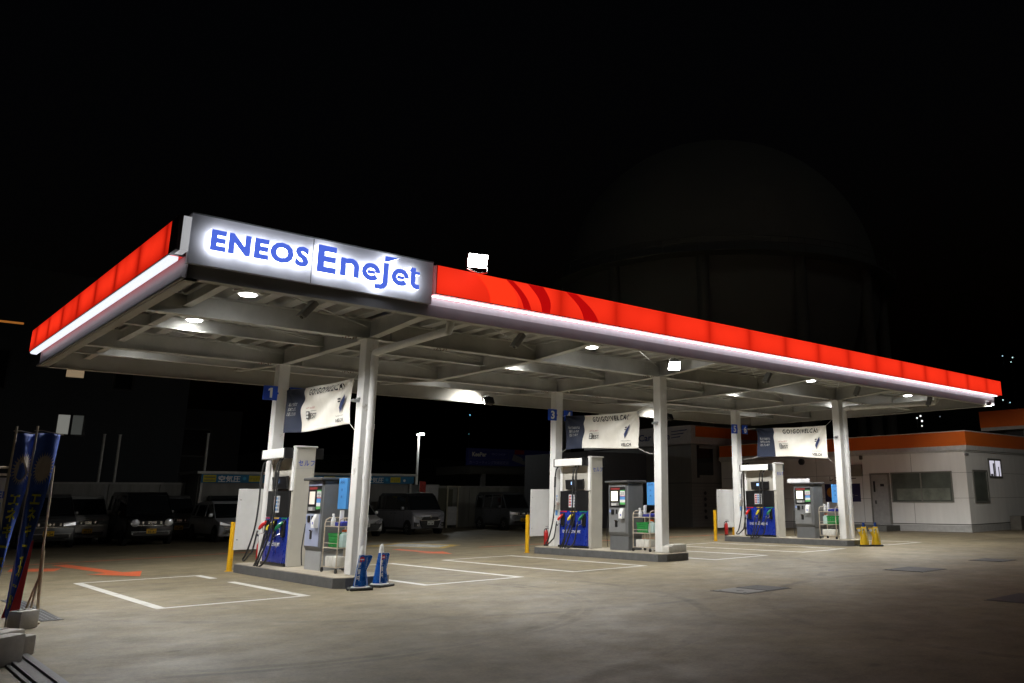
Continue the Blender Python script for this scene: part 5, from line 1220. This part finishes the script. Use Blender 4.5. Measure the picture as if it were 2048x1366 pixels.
# ------------------------------------------------------------------ flags at the left
def flag(loc, h, nm, mirror, seed):
    t = thing('banner_flag', nm, 'flag', loc); rnd = random.Random(seed)
    q = MB(); q.cyl((0,0,0), (0,0,h), .013, seg=8); q.tube([(-.03,0,h-.06), (.05,0,h-.055), (.30,.02,h-.10)], .006, 5)
    for z in (h*.75, h*.45, h*.3): q.cyl((0,0,z), (0,0,z+.03), .02, seg=8)
    q.build('pole', mat('flag_pole', (.45,.40,.33), .4), t)
    NU, NV = 14, 60; top = h-.09; bot = .22
    def P(u, v):
        w = .26-.17*(1-v)**1.3; z = bot+(top-bot)*v
        x = u*w - (1-v)*.03 - (.08*(1-v)*u)
        yy = .05*math.sin(u*7+v*5+seed)*(1-.3*v) + .035*math.sin(v*11+u*3) - .11*u*(1-v)
        return Vector((x+.012, yy, z-.04*u*(1-v)))
    q = MB(); vs = [[q.bm.verts.new(P(i/NU, j/NV)) for j in range(NV+1)] for i in range(NU+1)]
    for i in range(NU):
        for j in range(NV): q.bm.faces.new((vs[i][j], vs[i+1][j], vs[i+1][j+1], vs[i][j+1]))
    cl_ = q.build('cloth', mat('flag_blue', (.03,.085,.40), .7, var=.2, scale=3, dirt=((.015,.02,.06), .3, 2)), t, smooth=70); md = cl_.modifiers.new('thick', 'SOLIDIFY'); md.thickness = .002
    D = Vector((0, -.018, 0)); q = MB()
    for i in range(26):          # laurel ring
        a = i*2*math.pi/26; cu, cv = .52, .80
        f = lambda r, da: P(cu+math.cos(a+da)*r*.42, cv+math.sin(a+da)*r*.085)+D
        q.poly([f(.8, -.08), f(1.12, 0), f(.8, .10)], 0)
    pts = [P(.52+math.cos(a)*.34, .80+math.sin(a)*.07)+D for a in [i*2*math.pi/24 for i in range(24)]]; q.bm.faces.new([q.bm.verts.new(p) for p in pts])
    for s_, v0, hh, cw, mi in (('\u30a8\u30cd\u30ad\u30fc\u3067', .60, .075, .55, 1), ('\u30ab\u30fc\u30c9', .22, .075, .6, 1)):
        for k, ch in enumerate(s_):
            vv, ff = text_raw(ch, offset=.03); xs = [p[0] for p in vv]; xa, xb = min(xs), max(xs)
            vs2 = [q.bm.verts.new(P(.25+(p[0]-xa)/(xb-xa)*cw, v0-k*.085+p[1]/.85*.07)+D) for p in vv]
            for p_ in ff:
                try: q.bm.faces.new([vs2[i] for i in p_]).material_index = mi
                except ValueError: pass
    q.build('print', [mat('flag_cream', (.42,.36,.31), .7), mat('flag_yellow', (.65,.62,.03), .7)], cl_, smooth=0)
flag((-5.17, -1.98, 0), 2.56, 'blue banner flag with a cream laurel ring, the right one, in front', 0, 1)
flag((-5.38, -1.90, 0), 2.55, 'blue banner flag with a cream laurel ring, the left one', 0, 4)
t = thing('sign_stand', 'white and red sign stand cut by the left picture edge behind the flags', 'sign', (-5.75, -.5, 0))
q = MB(); q.box((0, 0, 1.32), (.56, .02, 1.93), 0); q.box((0, 0, .2), (.56, .02, 1.32), 1); pnl = q.build('panel', [mat('sheet_white', (.5,.5,.48), .5), mat('sheet_red', (.35,.012,.012), .5)], t)
q = MB(); q.text('EN', (.44, -.004, 1.65), XP, ZP, .09, width=.18, offset=.03); q.text('\u30ab', (.42, -.004, 1.52), XP, ZP, .09, cap=.8, offset=.03); q.text('\u3066', (.45, -.004, 1.05), XP, ZP, .08, m=1, cap=.8, offset=.03); q.text('\u3059', (.45, -.004, .9), XP, ZP, .08, m=1, cap=.8, offset=.03); q.build('lettering', [blue(), wt], pnl, smooth=0)
q = MB()
for z in (1.97, 2.07): q.cyl((0, 0, z), (.56, 0, z), .018, seg=8)
q.cyl((.55, 0, 0), (.55, 0, 2.12), .018, seg=8); q.build('frame', mat('flag_pole', (.45,.40,.33), .4), t)
q = MB(); q.prism([(-.02,0,0), (.16,0,0), (.20,0,.95), (.15,0,.95)], (0,.01,0)); o = q.build('red_pennant', mat('sheet_red2', (.33,.01,.01), .7), None, loc=(-5.13, -1.45, .14)); tag(o, 'red cloth hanging behind the right blue flag', 'flag')
t = thing('wooden_pole', 'thin cream pole on a low tripod foot right of the flags', 'pole', (-4.72, -1.2, 0)); pmm = mat('cream_pole', (.52,.43,.30), .6)
q = MB(); q.cyl((0.0,0,.02), (-.04,.02,.95), .02, seg=8); q.cyl((-.04,.02,.5), (-.075,.0,2.08), .015, seg=8); q.build('shaft', pmm, t)
q = MB(); q.cyl((-.04,.02,.62), (-.17,.10,.0), .014, seg=6); q.cyl((-.04,.02,.62), (-.12,-.08,.0), .014, seg=6); q.box((-.04,-.03,0), (.04,.03,.025)); q.build('foot', pmm, t)
wg = mat('weight_grey', (.50,.48,.45), .7, var=.15, scale=5, bump=.2, dirt=((.25,.22,.2), .3, 5))
def weight(loc, s3, lab, rz=0):
    q = MB(); q.box((-s3[0]/2, -s3[1]/2, 0), (s3[0]/2, s3[1]/2, s3[2]), r=.03, seg=2); q.box((-s3[0]/2+.04, -.02, s3[2]-.001), (s3[0]/2-.04, .02, s3[2]+.012), r=.004); q.cyl((0,0,s3[2]), (0,0,s3[2]+.02), .03, seg=12)
    o = q.build('block_weight', wg, None, loc=loc); o.rotation_euler = (0, 0, R(rz)); tag(o, lab, 'weight', 'concrete flag weights')
weight((-4.93, -1.55, 0), (.26, .24, .23), 'grey-white block weight at the foot of the cream pole', 30)
weight((-5.42, -3.2, 0), (.36, .4, .20), 'low white weight behind the nearest ones at the left edge', 40)
weight((-5.33, -3.9, 0), (.24, .26, .21), 'rounded white weight with a cap, right of the flag foot', 35)
weight((-5.60, -4.4, 0), (.40, .36, .29), 'big grey block weight in the bottom left corner', 40)
# gate rail and drains
t = thing('gate_rail', 'dark steel sliding gate track at the bottom left', 'rail', (0,0,0))
q = MB(); a, b = Vector((-5.28, -4.0, 0)), Vector((-5.29, -7.5, 0)); d = (b-a).normalized(); nn = Vector((-d.y, d.x, 0))
for o0, o1, h_ in ((-.02, .05, .035), (-.12, -.02, .015), (-.155, -.12, .035), (-.21, -.175, .02)): q.prism([a+nn*o0, a+nn*o1, a+nn*o1+ZP*h_, a+nn*o0+ZP*h_], b-a, 0)
q.build('track', mat('rail_steel', (.10,.10,.11), .4, metal=.5), t)
q = MB()
for i in range(4): q.box((-4.6+i*.06, -.9, 0), (-4.58+i*.06, 2.6, .008), 0)
q.box((-4.62, -.95, 0), (-4.36, 2.65, .004), 1)
o = q.build('drain_grating', [mat('grating_steel', (.25,.26,.28), .4, metal=.5), black()], None); tag(o, 'narrow steel drain grating in the concrete beyond the cream pole', 'drain')
